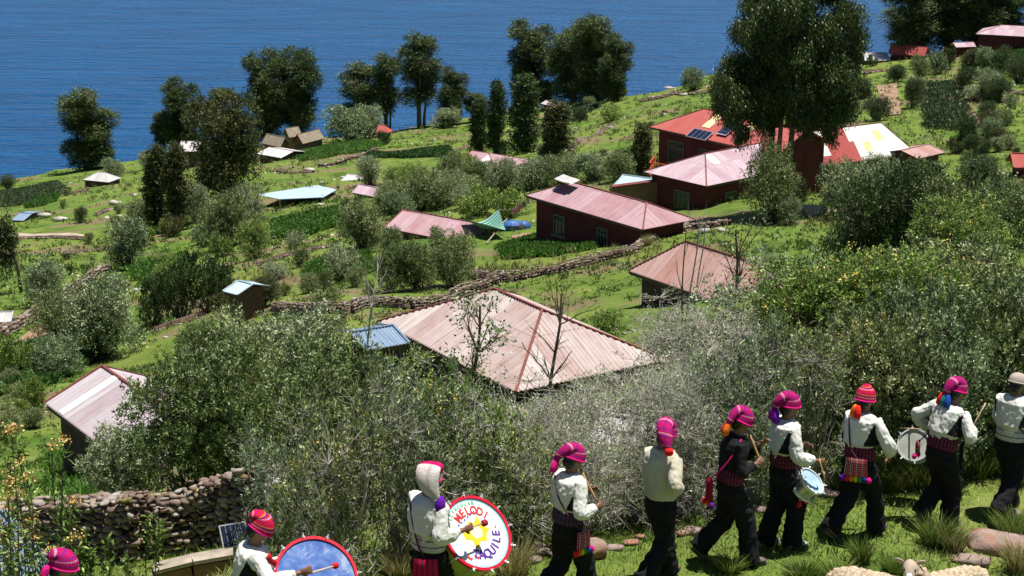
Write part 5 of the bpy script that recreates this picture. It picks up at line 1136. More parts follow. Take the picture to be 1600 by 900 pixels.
def hand(mb, w, d, nrm, curl=.9, s=1.0):
    """palm and five fingers; w wrist, d direction of forearm, nrm palm facing"""
    d = unit(np.array(d, float)); nrm = np.array(nrm, float); nrm = unit(nrm-d*(nrm@d)); side = np.cross(d, nrm); pc = w+d*.045*s
    mb.ball(pc, (.045*s, .036*s, .016*s), 8, rot=np.stack([d, side, nrm], 1))
    for i, L in enumerate((.062, .07, .066, .052)):
        off = (i-1.5)*.0185*s; a = w+d*.03*s+side*off*.7; b = w+d*.083*s+side*off; c1 = unit(d*math.cos(curl*.7)+nrm*math.sin(curl*.7)); c2 = unit(d*math.cos(curl*1.6)+nrm*math.sin(curl*1.6)); c = b+c1*L*.5*s; e = c+c2*L*.5*s
        mb.tube([a, b, (b+c)/2, c, (c+e)/2, e], np.array([.0095, .0095, .0092, .0088, .0085, .0075])*s, 6)
    a = w+d*.02*s-side*.02*s; b = a-side*.03*s+d*.022*s+nrm*.008*s; c = b+unit(d-side*.2+nrm*.8)*.034*s; mb.tube([a, (a+b)/2, b, (b+c)/2, c], np.array([.012, .0115, .0105, .010, .0085])*s, 6)
class Per: pass
def person(px, py, hgt, head, label, lean=.06, rh=(.30, -.10, 1.12), lh=(.30, .12, 1.12), relb=(-.5, -.45, -1), lelb=(-.5, .5, -1), step=.30, swap=False, top='white', hat='tail', hat_m=None, tass=('magenta',), sash=None, hp=.25, hy=0.0, seed=1, shoe=None, side=-1, curl=1.1, rpx=None, lpx=None, rdt=0.0, ldt=0.0):
    q = Per(); s = (hgt-.05)/1.66; q.s = s; ang = R(head); q.ang = ang; fw = np.array([math.cos(ang), math.sin(ang)])
    Lx = math.sin(lean)*.75*s
    hp3 = onz(px, py, GZ+hgt*math.cos(lean*.6)); q.loc = np.array([hp3[0]-fw[0]*(Lx+.02), hp3[1]-fw[1]*(Lx+.02), 0]); q.loc[2] = g(q.loc[0], q.loc[1])+.01
    o = empty('person', q.loc, ang, label, 'person'); q.o = o
    RM = rotY(lean); hipc = np.array([0, 0, .90])
    U = lambda p: (RM@(np.array(p, float)-hipc)+hipc)*s   # upper body point
    Lg = lambda p: np.array(p, float)*s
    q.U = U
    def target(pxy, dt):
        tt = (q.loc-CAM+np.array([0, 0, 1.1]))@FWD+dt; p_ = P(pxy[0], pxy[1], tt); l_ = rotZ(-ang)@(p_-q.loc)/s; return RM.T@(l_-hipc)+hipc
    if rpx: rh = target(rpx, rdt)
    if lpx: lh = target(lpx, ldt)
    # legs
    legs = []
    for sd in (-1, 1):
        fwd = (sd == -1) ^ swap; hip = np.array([0, sd*.085, .88]); an = np.array([step*.75, sd*.075, .075]) if fwd else np.array([-step, sd*.075, .17 if step > .15 else .075])
        kn, an = ik(hip, an, .42, .41, (1, 0, .15)); legs.append((sd, hip, kn, an, 0.0 if fwd or step <= .15 else .75))
    sh = {}; arms = {}
    for sd, tgt, pole in ((-1, rh, relb), (1, lh, lelb)):
        S = RM@(np.array([0, sd*.18, 1.345])-hipc)+hipc; T_ = RM@(np.array(tgt, float)-hipc)+hipc; E_, W_2 = ik(S, T_, .285, .245, pole); arms[sd] = (S, E_, W_2)
    q.hand = {k: v[2]*s for k, v in arms.items()}
    # body: one continuous mesh
    mb = MB()
    sp = [U((0, 0, z_)) for z_ in (.80, .90, 1.02, 1.14, 1.26, 1.34, 1.39, 1.43, 1.50)]
    mb.tube(sp, np.array([.12, .155, .135, .145, .165, .16, .10, .058, .055])*s, 16, squash=[.8, .72, .7, .7, .68, .66, .7, 1, 1], up0=(0, 1, 0))
    hc = RM@(np.array([.015, 0, 1.545])-hipc)+hipc; HR = RM@rotZ(hy)@rotY(hp); hp_ = lambda v: (hc+HR@np.array(v, float))*s; q.hp = hp_; q.HR = HR
    mb.ball(hp_((0, 0, .012)), np.array([.094, .076, .105])*s, 12, rot=HR); mb.ball(hp_((.03, 0, -.055)), np.array([.055, .052, .058])*s, 10, rot=HR)
    mb.ball(hp_((.088, 0, -.012)), np.array([.020, .013, .024])*s, 8, rot=HR); mb.ball(hp_((.076, 0, .028)), np.array([.018, .045, .010])*s, 8, rot=HR); mb.ball(hp_((.080, 0, -.052)), np.array([.012, .024, .010])*s, 8, rot=HR); mb.ball(hp_((.072, 0, -.088)), np.array([.018, .020, .014])*s, 8, rot=HR)
    for sd in (-1, 1): mb.ball(hp_((-.005, sd*.078, -.008)), np.array([.018, .009, .030])*s, 6, rot=HR); mb.ball(hp_((.052, sd*.04, -.02)), np.array([.025, .02, .022])*s, 6, rot=HR)
    for sd, (S, E_, W_2) in arms.items():
        chain(mb, [S*s, E_*s, W_2*s], np.array([.048, .038, .025])*s); hand(mb, W_2*s, (W_2-E_), np.array([.1, -sd*.7, -.2]) if curl < 2 else [0, 0, -1], curl, s)
    for sd, hip, kn, an, pt in legs: chain(mb, [hip*s, kn*s, an*s], np.array([.082, .055, .038])*s); mb.ball((an+[.04, 0, -.035])*s, np.array([.11, .038, .03])*s, 8, rot=rotY(pt))
    mb.remesh('body', M_skin, o, .0095, smooth_it=2)
    em = MB()
    for sd in (-1, 1): em.ball(hp_((.083, sd*.030, .012)), np.array([.008, .012, .006])*s, 6, rot=HR)
    em.build('eyes', M_hair, o)
    hm = MB().ball(hp_((-.012, 0, .02)), np.array([.094, .084, .10])*s, 12, rot=HR).ball(hp_((-.045, 0, -.04)), np.array([.055, .07, .06])*s, 10, rot=HR); hm.build('hair', M_hair, o)
    # trousers
    fold = lambda c: (vnoise(c*[1, 1, 1.6]+seed, 13)*.014+vnoise(c+seed*3, 30)*.005)*s
    mb = MB(); mb.tube([Lg((0, 0, z_)) for z_ in (.74, .82, .92, 1.00)], np.array([.14, .18, .175, .16])*s, 16, squash=.74, up0=(0, 1, 0))
    for sd, hip, kn, an, pt in legs:
        lo = an+np.array([-.005, 0, -.045]); lo = an+(lo-an)*(1 if pt == 0 else .4); chain(mb, [(hip+[0, 0, -.03])*s, (kn+[.0, 0, 0])*s, (an*.45+kn*.55)*s, lo*s], np.array([.112, .098, .098, .108])*s, 14)
    mb.remesh('trousers', M_black, o, .013, fold, 3)
    for sd, hip, kn, an, pt in legs:
        sm = MB(); rr = rotY(pt); c0 = an-np.array([0, 0, .045]); f0 = lambda v: (c0+rr@np.array(v))*s
        sm.tube([f0((-.07, 0, .005)), f0((-.03, 0, .012)), f0((.05, 0, .008)), f0((.12, 0, -.002)), f0((.165, 0, -.008))], np.array([.03, .042, .046, .044, .022])*s, 10, squash=.75, up0=(0, 1, 0)); sm.tube([f0((-.075, 0, -.027)), f0((.05, 0, -.03)), f0((.17, 0, -.028))], np.array([.034, .044, .03])*s, 10, squash=.25, up0=(0, 1, 0)); sm.build('shoe', shoe or M_shoe, o)
    # shirt or jacket
    TM = {'white': M_white, 'cream': M_cream, 'black': M_black}[top]
    mb = MB()
    if top == 'white': zs = (.99, 1.03, 1.085, 1.09, 1.15, 1.26, 1.345, 1.392, 1.418); rr_ = [.158, .165, .172, .214, .208, .205, .195, .13, .072]
    elif top == 'cream': zs = (.93, .95, 1.02, 1.10, 1.18, 1.27, 1.35, 1.40, 1.43); rr_ = [.17, .185, .195, .195, .20, .205, .19, .13, .085]
    else: zs = (.97, 1.0, 1.04, 1.10, 1.18, 1.27, 1.345, 1.392, 1.418); rr_ = [.155, .158, .16, .165, .175, .19, .18, .12, .07]
    mb.tube([U((-.01, 0, z_)) for z_ in zs], np.array(rr_)*s, 20, squash=[.78, .76, .76, .78, .76, .74, .70, .74, 1], up0=(0, 1, 0))
    big = {'white': 1.02, 'cream': 1.05, 'black': .85}[top]
    for sd, (S, E_, W_2) in arms.items():
        en = E_+(W_2-E_)*.86; mid = (E_+W_2)/2
        mb2 = [(S+[0, -sd*.02, .01])*s, (S*.5+E_*.5)*s, E_*s, mid*s, en*s]
        chain(mb, mb2, np.array([.068, .066*big, .068*big, .066*big, .036])*s, 36, sub=5, wave=.07 if top == 'white' else .0, wn=12)
    folds = lambda c: (vnoise(c*[1, 1, .5]+seed*2, 14)*.013+vnoise(c+seed, 36)*.006)*s
    j = mb.remesh('jacket' if top == 'cream' else 'shirt', TM, o, .0105, folds, 2)
    if top == 'white':   # black side panels woven into the shirt
        j.data.materials.append(M_black); n_ = len(j.data.polygons); c = np.zeros(n_*3, dtype=np.float32); j.data.polygons.foreach_get('center', c); c = c.reshape(-1, 3)/s; c = (c-hipc)@RM+hipc
        zf = np.clip((1.335-c[:, 2])/.23, 0, 1.3); an_ = np.degrees(np.arctan2(np.abs(c[:, 1]), -c[:, 0]))   # 0 = spine, 90 = flank
        rad = np.hypot(c[:, 0]/.165, c[:, 1]/.218); mi = ((c[:, 2] > 1.092) & (c[:, 2] < 1.335) & (rad < 1.06) & (an_ > 74-28*zf) & (an_ < 125)).astype(np.int32); j.data.polygons.foreach_set('material_index', mi)
    if top != 'cream':
        sm = MB(); sm.tube([U((-.005, 0, z_)) for z_ in (.915, .93, 1.0, 1.055, 1.065)], np.array([.172, .180, .178, .174, .165])*s, 24, squash=.76, up0=(0, 1, 0)); sm.build('sash', sash or M_sash, o)
    # hat
    def ring_loft(rings, mat_, name='hat'):
        hm = MB(); V = []; Uv = []; n = 20; L = 0; pc = None
        for c, nr, r1, r2 in rings:
            c = np.array(c, float); nr = unit(np.array(nr, float)); y = np.array([0, 1., 0]); y = unit(y-nr*(y@nr)); x = np.cross(y, nr)
            if pc is not None: L += np.linalg.norm(c-pc)
            pc = c
            for k in range(n): a = 2*math.pi*k/n; v = c+x*r1*math.cos(a)+y*r2*math.sin(a); V.append(hp_(np.array([v[0]*1.07, v[1]*1.07, v[2]*1.04]))); Uv.append((k/n, L))
        kk = len(rings); Fs = [(i*n+j_, i*n+(j_+1) % n, (i+1)*n+(j_+1) % n, (i+1)*n+j_) for i in range(kk-1) for j_ in range(n)]+[tuple(range((kk-1)*n, kk*n))]
        hm.add(V, Fs, Uv); h_o = hm.build(name, mat_, o); return h_o
    dv = side*.05
    q.hat_end = None
    if hat == 'tail': rings = [((0, 0, .012), (0, 0, 1), .106, .092), ((0, 0, .06), (0, 0, 1), .103, .09), ((-.012, 0, .095), (-.3, 0, 1), .086, .080), ((-.040, 0, .112), (-.8, 0, .7), .060, .072), ((-.080, 0, .098), (-1, 0, -.1), .050, .066), ((-.108, dv*.3, .062), (-.7, 0, -.8), .042, .058), ((-.122, dv*.6, .015), (-.2, 0, -1), .034, .050), ((-.128, dv, -.04), (0, 0, -1), .028, .040), ((-.128, dv, -.065), (0, 0, -1), .014, .02)]; tip = (-.130, dv, -.065)
    elif hat == 'drape': rings = [((0, 0, .012), (0, 0, 1), .106, .092), ((0, 0, .07), (0, 0, 1), .10, .09), ((-.02, 0, .11), (-.4, 0, 1), .085, .084), ((-.075, 0, .115), (-1, 0, .4), .07, .082), ((-.12, dv*.3, .06), (-.6, 0, -1), .055, .080), ((-.135, dv*.7, -.01), (0, 0, -1), .045, .074), ((-.14, dv, -.08), (0, 0, -1), .034, .06), ((-.14, dv*1.3, -.12), (0, 0, -1), .02, .035)]; tip = (-.14, dv*1.6, -.14)
    elif hat == 'white': rings = [((0, 0, .012), (0, 0, 1), .104, .09), ((0, 0, .10), (0, 0, 1), .10, .10), ((-.01, 0, .135), (-.2, 0, 1), .085, .105), ((-.065, 0, .130), (-1, 0, .2), .03, .105), ((-.092, 0, .095), (-.2, 0, -1), .04, .104), ((-.104, 0, .03), (0, 0, -1), .045, .100), ((-.108, dv*.4, -.04), (0, 0, -1), .040, .086), ((-.110, dv, -.10), (0, 0, -1), .032, .060), ((-.105, dv*1.6, -.13), (0, 0, -1), .02, .034)]; tip = (-.105, dv*2.2, -.125)
    elif hat == 'short': rings = [((0, 0, .0), (0, 0, 1), .106, .092), ((0, 0, .06), (0, 0, 1), .107, .094), ((-.005, 0, .10), (0, 0, 1), .09, .082), ((-.01, 0, .125), (-.1, 0, 1), .062, .058), ((-.02, 0, .150), (-.3, 0, 1), .040, .038), ((-.03, 0, .165), (-.4, 0, 1), .012, .012)]; tip = (-.12, 0, -.07)
    elif hat == 'folded': rings = [((.01, 0, .012), (0, 0, 1), .112, .094), ((.005, 0, .06), (-.1, 0, 1), .112, .096), ((-.01, 0, .09), (-.2, 0, 1), .10, .09), ((-.03, 0, .115), (-.5, 0, 1), .075, .082), ((-.07, 0, .12), (-1, 0, .8), .045, .07), ((-.10, 0, .10), (-1, 0, -.2), .035, .06), ((-.12, 0, .06), (-.4, 0, -1), .022, .035)]; tip = (-.13, dv, .0)
    else: rings = [((0, 0, .012), (0, 0, 1), .102, .088), ((0, 0, .05), (0, 0, 1), .100, .088), ((0, 0, .085), (0, 0, 1), .082, .072), ((0, 0, .108), (0, 0, 1), .05, .044), ((0, 0, .116), (0, 0, 1), .015, .013)]; tip = None
    h_o = ring_loft(rings, hat_m or M_hat)
    rim = MB(); nn_ = 24; rc = np.array(rings[0][0]); pts = [hp_(rc+[(rings[0][2]*1.07+.003)*math.cos(2*math.pi*k/nn_), (rings[0][3]*1.07+.003)*math.sin(2*math.pi*k/nn_), 0]) for k in range(nn_+1)]; rim.tube(pts, .008*s, 6, cap=False); rim.build('hat_rim', TC['magenta'] if hat != 'cap' else M_beige, h_o)
    if tip is not None:
        for i, tc in enumerate(tass):
            tm = MB(); off = (i-(len(tass)-1)/2)*.04; b0 = np.array(tip)+[0, off, .02]
            if len(tass) == 1 and hat in ('drape',): tm.ball(hp_(b0+[0, 0, -.02]), .045*s, 10)
            else: ts = 1.35 if hat == 'white' else 1.0; tm.tube([hp_(b0), hp_(b0+[-.004, 0, -.03]), hp_(b0+[-.006, off*.3, -.08]), hp_(b0+[-.002, off*.5, -.125]), hp_(b0+[0, off*.5, -.14])], np.array([.014, .03, .036, .034, .02])*s*ts, 14, wave=.12, wn=7)
            V = tm.V[0]; tm.V[0] = V+np.stack([vnoise(V, 60), vnoise(V+5, 60), 0*V[:, 0]], 1)*.006; tm.build('tassel', TC[tc], h_o)
    return q
def W2L(q, p): """local (person) to world"""; return q.loc+rotZ(q.ang)@np.array(p, float)
def hung_bag(q, at, label, mat_, poms=(), wdt=.17, hgt_=.19, strap_to=None, strap_m=None):
    """a small woven bag hanging at a hip by a strap over the shoulder"""
    o = empty('coca_bag', W2L(q, at), q.ang, label, 'bag'); nn = np.array([at[0], at[1], 0.]); nn = unit(nn); tx = np.array([-nn[1], nn[0], 0]); rot = np.stack([tx, nn, [0, 0, 1]], 1)
    mb = MB(); V = []; Uv = []; n = 8
    for sgn in (-1, 1):
        for i in range(n+1):
            for j in range(n+1): u, v = i/n-.5, j/n-.5; b = .022*(1-(2*u)**2)*(1-(2*v)**4)+.004; V.append(rot@np.array([u*wdt*(1+.12*-v), sgn*b, v*hgt_])); Uv.append((u*wdt+.5, v*hgt_+.5))
    m_ = (n+1)**2; Fs = [(i*(n+1)+j, i*(n+1)+j+1, (i+1)*(n+1)+j+1, (i+1)*(n+1)+j) for i in range(n) for j in range(n)]; Fs = [f[::-1] for f in Fs]+[tuple(k+m_ for k in f) for f in Fs]
    mb.add(V, Fs, Uv).build('pouch', mat_, o)
    for i, c in enumerate(poms):
        x_ = (i-(len(poms)-1)/2)*wdt*1.15/max(1, len(poms)-1) if len(poms) > 1 else 0; big = i in (0, len(poms)-1); tm = MB(); b0 = rot@np.array([x_, .01, -hgt_/2-.015])
        tm.ball(b0, (.030 if big else .024, .024, .034), 8, rot=rot); V = tm.V[0]; tm.V[0] = V+rdir(len(V))*.003; tm.build('pompom', TC[c], o)
    if strap_to is not None:
        pts = [rot@np.array([0, -.01, hgt_/2-.01])]; tgt = [np.array(p)-np.array(at) for p in strap_to]; allp = [pts[0]]+tgt; mb = MB(); chain(mb, allp, [.008]*len(allp), 6, 5); mb.build('strap', strap_m or M_strap, o)
    return o
def back_strap(q, p):  # point on the shirt's surface, upper body
    return q.U(p)

P1 = person(97, 861, 1.72, 20, 'person at the bottom left corner showing only a magenta striped hat and dark hair', hat='folded', seed=1)
P2 = person(406, 800, 1.72, 8, 'person in a red striped hat beating the blue skinned bass drum', lean=.14, rpx=(468, 895), rdt=-.35, lh=(.34, .22, 1.12), hat='folded', hat_m=M_hat2, hp=.45, seed=2, relb=(-.3, -1, -.8), tass=())
P3 = person(674, 733, 1.77, 48, 'person in a white drooping hat with purple tassel beating the painted drum', lean=.03, rpx=(724, 828), rdt=-.15, hy=.45, lh=(.36, .22, 1.12), hat='white', hat_m=M_hatw, tass=('purple',), sash=M_sashw, side=-1.2, seed=3, hp=.1, relb=(-.5, -.3, -1))
P4 = person(898, 692, 1.72, 33, 'person with a magenta tailed hat, navy sash and a striped bag on the hip', lean=.07, rpx=(932, 792), rdt=-.1, lh=(.28, .08, 1.16), side=1.4, seed=4, sash=M_sashn, hp=.35)
P5 = person(1042, 656, 1.75, 42, 'person in a plain cream jacket with a hanging magenta hat and red pompom', lean=.06, rpx=(1062, 764), rdt=-.1, hy=.3, top='cream', hat='drape', tass=('red',), side=-1.6, seed=5, hp=.35, shoe=M_sandal, swap=True)
P6 = person(1162, 637, 1.73, 10, 'person all in black with a magenta hat playing a wooden flute', lean=.12, rpx=(1182, 724), rdt=-.1, lh=(.28, .05, 1.30), top='black', tass=('orange', 'red'), seed=6, hp=.35, swap=False, curl=.8)
P7 = person(1236, 613, 1.73, 15, 'person in white shirt and magenta hat with purple tassel carrying a small silver drum', lean=.04, rpx=(1277, 720), rdt=-.15, lh=(.26, .12, 1.06), tass=('purple', 'magenta', 'purple'), side=.8, seed=7, hp=.1, step=.14, shoe=M_wshoe)
P8 = person(1354, 602, 1.72, 40, 'person seen from behind in a red banded hat with a rainbow pompom bag', lean=.03, rpx=(1390, 714), rdt=.0, lh=(.26, .10, 1.10), hat='short', hat_m=M_hat2, tass=('red', 'orange'), seed=8, hp=.15, relb=(-.4, -1, -.3), step=.34)
P9 = person(1500, 588, 1.72, 33, 'person leaning forward in a magenta hat with a raised drumstick', lean=.26, rpx=(1516, 662), rdt=-.05, lh=(.08, .30, 1.02), hat='tail', tass=('blue', 'teal', 'red'), side=.4, seed=9, hp=.05, relb=(-.3, -.8, -1), lelb=(-.8, 1, -.5), step=.16)
P10 = person(1592, 578, 1.70, 45, 'person in a beige cap and white shirt cut off by the right edge', lean=.03, hat='cap', hat_m=M_beige, sash=M_sashw, seed=10, hp=.25, shoe=M_sandal, step=.3, swap=True)

# bags
hung_bag(P4, (.02, -.235, .80), 'striped dark red bag with rainbow pompoms hanging beside the reddish rock', M_bag, ('red', 'orange', 'yellow', 'green', 'blue', 'magenta'), strap_to=[(-.10, -.20, 1.02), P4.U((-.17, -.04, 1.2)), P4.U((-.12, .10, 1.37))])
hung_bag(P8, (-.20, -.12, .88), 'red patterned bag with a row of rainbow pompoms on a lower back', M_bag, ('purple', 'red', 'orange', 'yellow', 'green', 'blue', 'magenta'), wdt=.24, hgt_=.22, strap_to=[(-.19, -.02, 1.06), P8.U((-.185, .02, 1.2)), P8.U((-.13, .08, 1.38))])
hung_bag(P6, (-.24, -.06, .86), 'magenta bag gathered into a tassel behind the flute player in black', M_bagp, ('red', 'orange', 'purple'), wdt=.13, hgt_=.26, strap_to=[(-.16, -.1, 1.06), P6.U((-.10, -.17, 1.2)), P6.U((.0, -.12, 1.40))], strap_m=TC['magenta'])
hung_bag(P7, (.14, -.20, .70), 'dark bag with a red tassel before the thigh behind the small silver drum', M_bag, ('red', 'magenta'), wdt=.12, hgt_=.26, strap_to=[(.10, -.17, .95), P7.U((-.02, -.17, 1.10))])
hung_bag(P3, (-.17, -.12, .80), 'dark magenta striped bag on the lower back of the drummer in the white hat', M_bagp, (), wdt=.24, hgt_=.24, strap_to=[(-.16, -.02, 1.0), P3.U((-.17, .05, 1.2)), P3.U((-.12, .13, 1.38))])
hung_bag(P9, (-.08, .26, .86), 'small bag with a magenta pompom beside the side drum', M_bag, ('magenta', 'magenta'), wdt=.08, hgt_=.16, strap_to=[P9.U((-.02, .18, 1.05))])
hung_bag(P10, (.02, -.24, .88), 'blue tasselled bag at the right edge below the beige cap walker', M_bagp, ('teal', 'blue', 'red'), wdt=.12, hgt_=.18, strap_to=[(-.05, -.19, 1.02), P10.U((-.16, -.02, 1.2)), P10.U((-.1, .1, 1.37))])
o = empty('bundle', (*P(800, 352, 112)[:2], g(*P(800, 352, 112)[:2])+.25), 0, 'blue plastic bundle lying right of the striped awning', 'bundle'); MB().ball((0, 0, 0), (.8, .5, .4), 8).ball((.7, .2, -.05), (.5, .4, .35), 8).build('wrap', plain('blue_plastic', (.02, .10, .32), .5, .4), o, smooth=False); MB().tube([(-.6, -.3, .1), (0, -.5, .1), (.8, -.3, .1)], .03, 5).build('cord', M_strap, o)
# flutes and sticks
M_bamboo = plain('bamboo_cane', (.45, .26, .12), .5, .4, var=.2, scale=20); M_redfelt = TC['red']; M_stickp = plain('pale_stick', (.62, .45, .30), .6, .3)
def stick(p0, p1, r, name, label, cat, mat_, head=None, head_m=None):
    p0 = np.array(p0); p1 = np.array(p1); o = empty(name, p0, 0, label, cat); d = p1-p0; MB().tube([d*0, d*.3, d*.7, d], [r, r, r, r*.8], 8).build('shaft', mat_, o)
    if head:
        dn = unit(d); up = unit(np.cross(dn, [0, 1, .2])); mb = MB(); mb.tube([d-dn*head, d-dn*head*.6, d+dn*head*.6, d+dn*head], [head*.55, head, head, head*.55], 12); mb.build('beater', head_m, o)
    return o
mouth = W2L(P6, P6.hp((.105, 0, -.055))); hnd = W2L(P6, P6.hand[-1]+[.06, .03, -.02]); e_ = mouth+(hnd-mouth)*1.05
fo = stick(mouth, e_, .014, 'flute', 'brown wooden flute held to the mouth of the person in black', 'flute', M_bamboo)
for i in range(5): q_ = (e_-mouth)*(.45+.1*i); MB().tube([q_+[0, -.0135, .004], q_+[0, -.016, .005]], .005, 8).build('finger_hole', M_hair, fo)
for q, lb in ((P4, 'short flute held by the person with the navy sash'), (P5, 'short flute held by the person in the cream jacket')):
    stick(W2L(q, q.hp((.105, 0, -.06))), W2L(q, q.hand[-1]+[.06, .05, -.01]), .012, 'flute', lb, 'flute', M_bamboo)

# drums
CV = lambda r_, u_, b_: RT*r_+UP*u_-FWD*b_      # view axes to world: right, up, toward camera
def textmesh(glyphs, name):
    """glyphs: (char, centre xy, angle, size); returns a thin mesh in the xy plane"""
    Vs = []; Fs = []; n = 0; dg = None
    for ch, c, a, sz in glyphs:
        fc = bpy.data.curves.new('t', 'FONT'); fc.body = ch; fc.align_x = 'CENTER'; fc.align_y = 'CENTER'; fc.offset = .028; fc.size = 1; ob = bpy.data.objects.new('t', fc); COL.objects.link(ob)
        dg = bpy.context.evaluated_depsgraph_get(); me = bpy.data.meshes.new_from_object(ob.evaluated_get(dg)); V = np.array([v.co[:] for v in me.vertices]); F_ = [list(p.vertices) for p in me.polygons]; bpy.data.objects.remove(ob); bpy.data.curves.remove(fc); bpy.data.meshes.remove(me)
        if not len(V): continue
        ca, sa = math.cos(a), math.sin(a); x = V[:, 0]*sz; y = V[:, 1]*sz*1.15; Vs.append(np.stack([c[0]+x*ca-y*sa, c[1]+x*sa+y*ca, V[:, 2]], 1)); Fs += [[k+n for k in f] for f in F_]; n += len(V)
    me = bpy.data.meshes.new(name); me.from_pydata(np.concatenate(Vs).tolist(), [], Fs); me.update(); return me
def arc(txt, r, mid, stepa, size, bottom=False):
    out = []
    for i, ch in enumerate(txt):
        k = i-(len(txt)-1)/2
        a = mid-k*stepa if not bottom else mid+k*stepa
        if ch != ' ': out.append((ch, (r*math.cos(a), r*math.sin(a)), a-math.pi/2 if not bottom else a+math.pi/2, size))
    return out
def drum(c, n, upv, rad, depth, head_m, hoop_m, shell_m, label, name='bass_drum', lugs=10, hoop=.028, back_m=None):
    n = unit(np.array(n, float)); up = np.array(upv, float); up = unit(up-n*(up@n)); x = np.cross(up, n); M3 = np.stack([x, up, n], 1)
    o = bpy.data.objects.new(name, None); COL.objects.link(o); o.location = c; o.rotation_euler = Matrix(M3.tolist()).to_euler(); tag(o, label, 'drum')
    k = 56; th = [2*math.pi*i/k for i in range(k)]
    sm = MB(); sm.tube([(0, 0, -depth), (0, 0, -depth*.5), (0, 0, -.01)], rad*.965, k, cap=False, up0=(1, 0, 0)); sm.build('shell', shell_m, o)
    for z_, s_ in ((0, 1), (-depth, -1)):
        V = [(rad*.975*math.cos(a), rad*.975*math.sin(a), z_) for a in th]+[(0, 0, z_+.002*s_)]; MB().add(V, [((i+1) % k, k, i) if s_ < 0 else (i, (i+1) % k, k) for i in range(k)]).build('drumhead', head_m if s_ > 0 else (back_m or head_m), o)
        hm = MB(); prof = [(rad*.965, z_-.018), (rad+hoop*.35, z_-.018), (rad+hoop*.35, z_+.016), (rad-hoop*.65, z_+.016), (rad-hoop*.65, z_+.002)]; V = []
        for a in th: V += [(p_*math.cos(a), p_*math.sin(a), zz_) for p_, zz_ in prof]
        m_ = len(prof); hm.add(V, [(i*m_+j, ((i+1) % k)*m_+j, ((i+1) % k)*m_+j+1, i*m_+j+1) for i in range(k) for j in range(m_-1)]); hm.build('hoop', hoop_m, o, smooth=False)
    for i in range(lugs):
        a = 2*math.pi*i/lugs+.1; e1 = np.array([math.cos(a), math.sin(a), 0]); lm = MB(); r_ = rad+hoop*.5; b_ = e1*r_; lm.box(b_+[0, 0, .004], (.022, .02, .03), np.stack([e1, [-e1[1], e1[0], 0], [0, 0, 1]], 1)); lm.bar(b_+[0, 0, .018], b_+e1*.03+[0, 0, .03], .009); lm.bar(b_+[0, 0, .018], b_+np.array([-e1[1], e1[0], 0])*.014+[0, 0, .036], .007); L_ = lm.build('tension_claw', M_chrome, o, smooth=False); MB().tube([b_+[0, 0, .01], b_+[0, 0, -depth*.5], b_+[0, 0, -depth+.01]], .0035, 6).build('tension_rod', M_chrome, L_)
    return o, M3, np.array(c)
M_chrome = plain('white_metal', (.75, .76, .76), .3, .5, .3, var=.05); M_hoopr = plain('glossy_red_hoop', (.55, .012, .03), .3, .5, var=.1); M_shelly = plain('yellow_green_drum_shell', (.40, .42, .10), .45, .4, var=.1); M_headw = plain('white_drum_skin', (.80, .80, .78), .45, .4, var=.04, scale=3); M_steel = plain('polished_steel_shell', (.45, .47, .5), .22, .6, .8, var=.1)
m = NM('blue_mottled_drum_skin'); n1 = m.noise(m.obj(), 5, 5, .7, .6); n2 = m.noise(m.map(m.obj(), (2, 14, 1), rot=(0, 0, .5)), 3, 4, .7); c = m.ramp(n1, [(.32, (.03, .07, .30)), (.5, (.09, .17, .42)), (.66, (.30, .36, .52))]); c = m.mix(m.ramp(n2, [(.62, 0), (.7, .7)]), c, (.55, .62, .72)); m.pbr(c, .28, .5); M_headb = m.m
t1 = 16.75; c1 = P(745, 833, t1); n1_ = CV(.52, .46, .72); up1 = CV(-.62, .78, 0)
d1o, M3, cc = drum(c1, n1_, up1, .362, .34, M_headw, M_hoopr, M_shelly, 'large bass drum with red hoop, lettered white skin and yellow figure', lugs=12)
def flatpoly(polys, name, mat_, par, z=.004):
    mb = MB()
    for p in polys: p = np.array(p)*.362; mb.add(np.c_[p, np.full(len(p), z)], [tuple(range(len(p)))])
    return mb.build(name, mat_, par, smooth=False)
r_ = .362
def letters(gl, mat_, name, z=.0055):
    me = textmesh(gl, name); o = link(name, me, mat_, d1o); o.location = (0, 0, z); return o
ink = lambda nm, c: plain(nm, c, .5, .3, var=.05)
letters(arc('  S MELODI', .62*r_, R(96), R(17.5), .098), ink('red_paint', (.62, .03, .03)), 'red_lettering')
letters(arc('ESPECTACULAR', .82*r_, R(97), R(8.2), .045), ink('green_paint', (.10, .42, .18)), 'green_lettering')
letters(arc('TAQUILE', .60*r_, R(-88), R(17.5), .105, True), ink('violet_paint', (.10, .03, .30)), 'violet_lettering')
ry = [(-.34, .30), (-.12, .22), (.02, .40), (.12, .24), (.36, .34), (.30, .10), (.40, -.14), (.20, -.20), (.10, -.34), (-.06, -.22), (-.34, -.34), (-.26, -.06), (-.42, .08)]
RP_ = ink('small_red_paint', (.6, .05, .05))
flatpoly([ry], 'yellow_figure', ink('yellow_paint', (.75, .50, .02)), d1o, .0035)
flatpoly([[(-.16, .10), (.0, .2), (.16, .12), (.2, -.04), (.06, -.16), (-.14, -.1)]], 'white_figure', ink('cream_paint', (.72, .66, .5)), d1o, .0045)
for pm_ in ([[(-.75+.2*i+0, -.28-.1*i), (-.66+.2*i, -.26-.1*i), (-.68+.2*i, -.34-.1*i), (-.60+.2*i, -.40-.1*i), (-.70+.2*i, -.42-.1*i)] for i in range(2)]+[[(.30+.13*i, -.52+.16*i), (.37+.13*i, -.48+.16*i), (.35+.13*i, -.56+.16*i)] for i in range(3)]): flatpoly([pm_], 'red_mark', RP_, d1o, .0055)
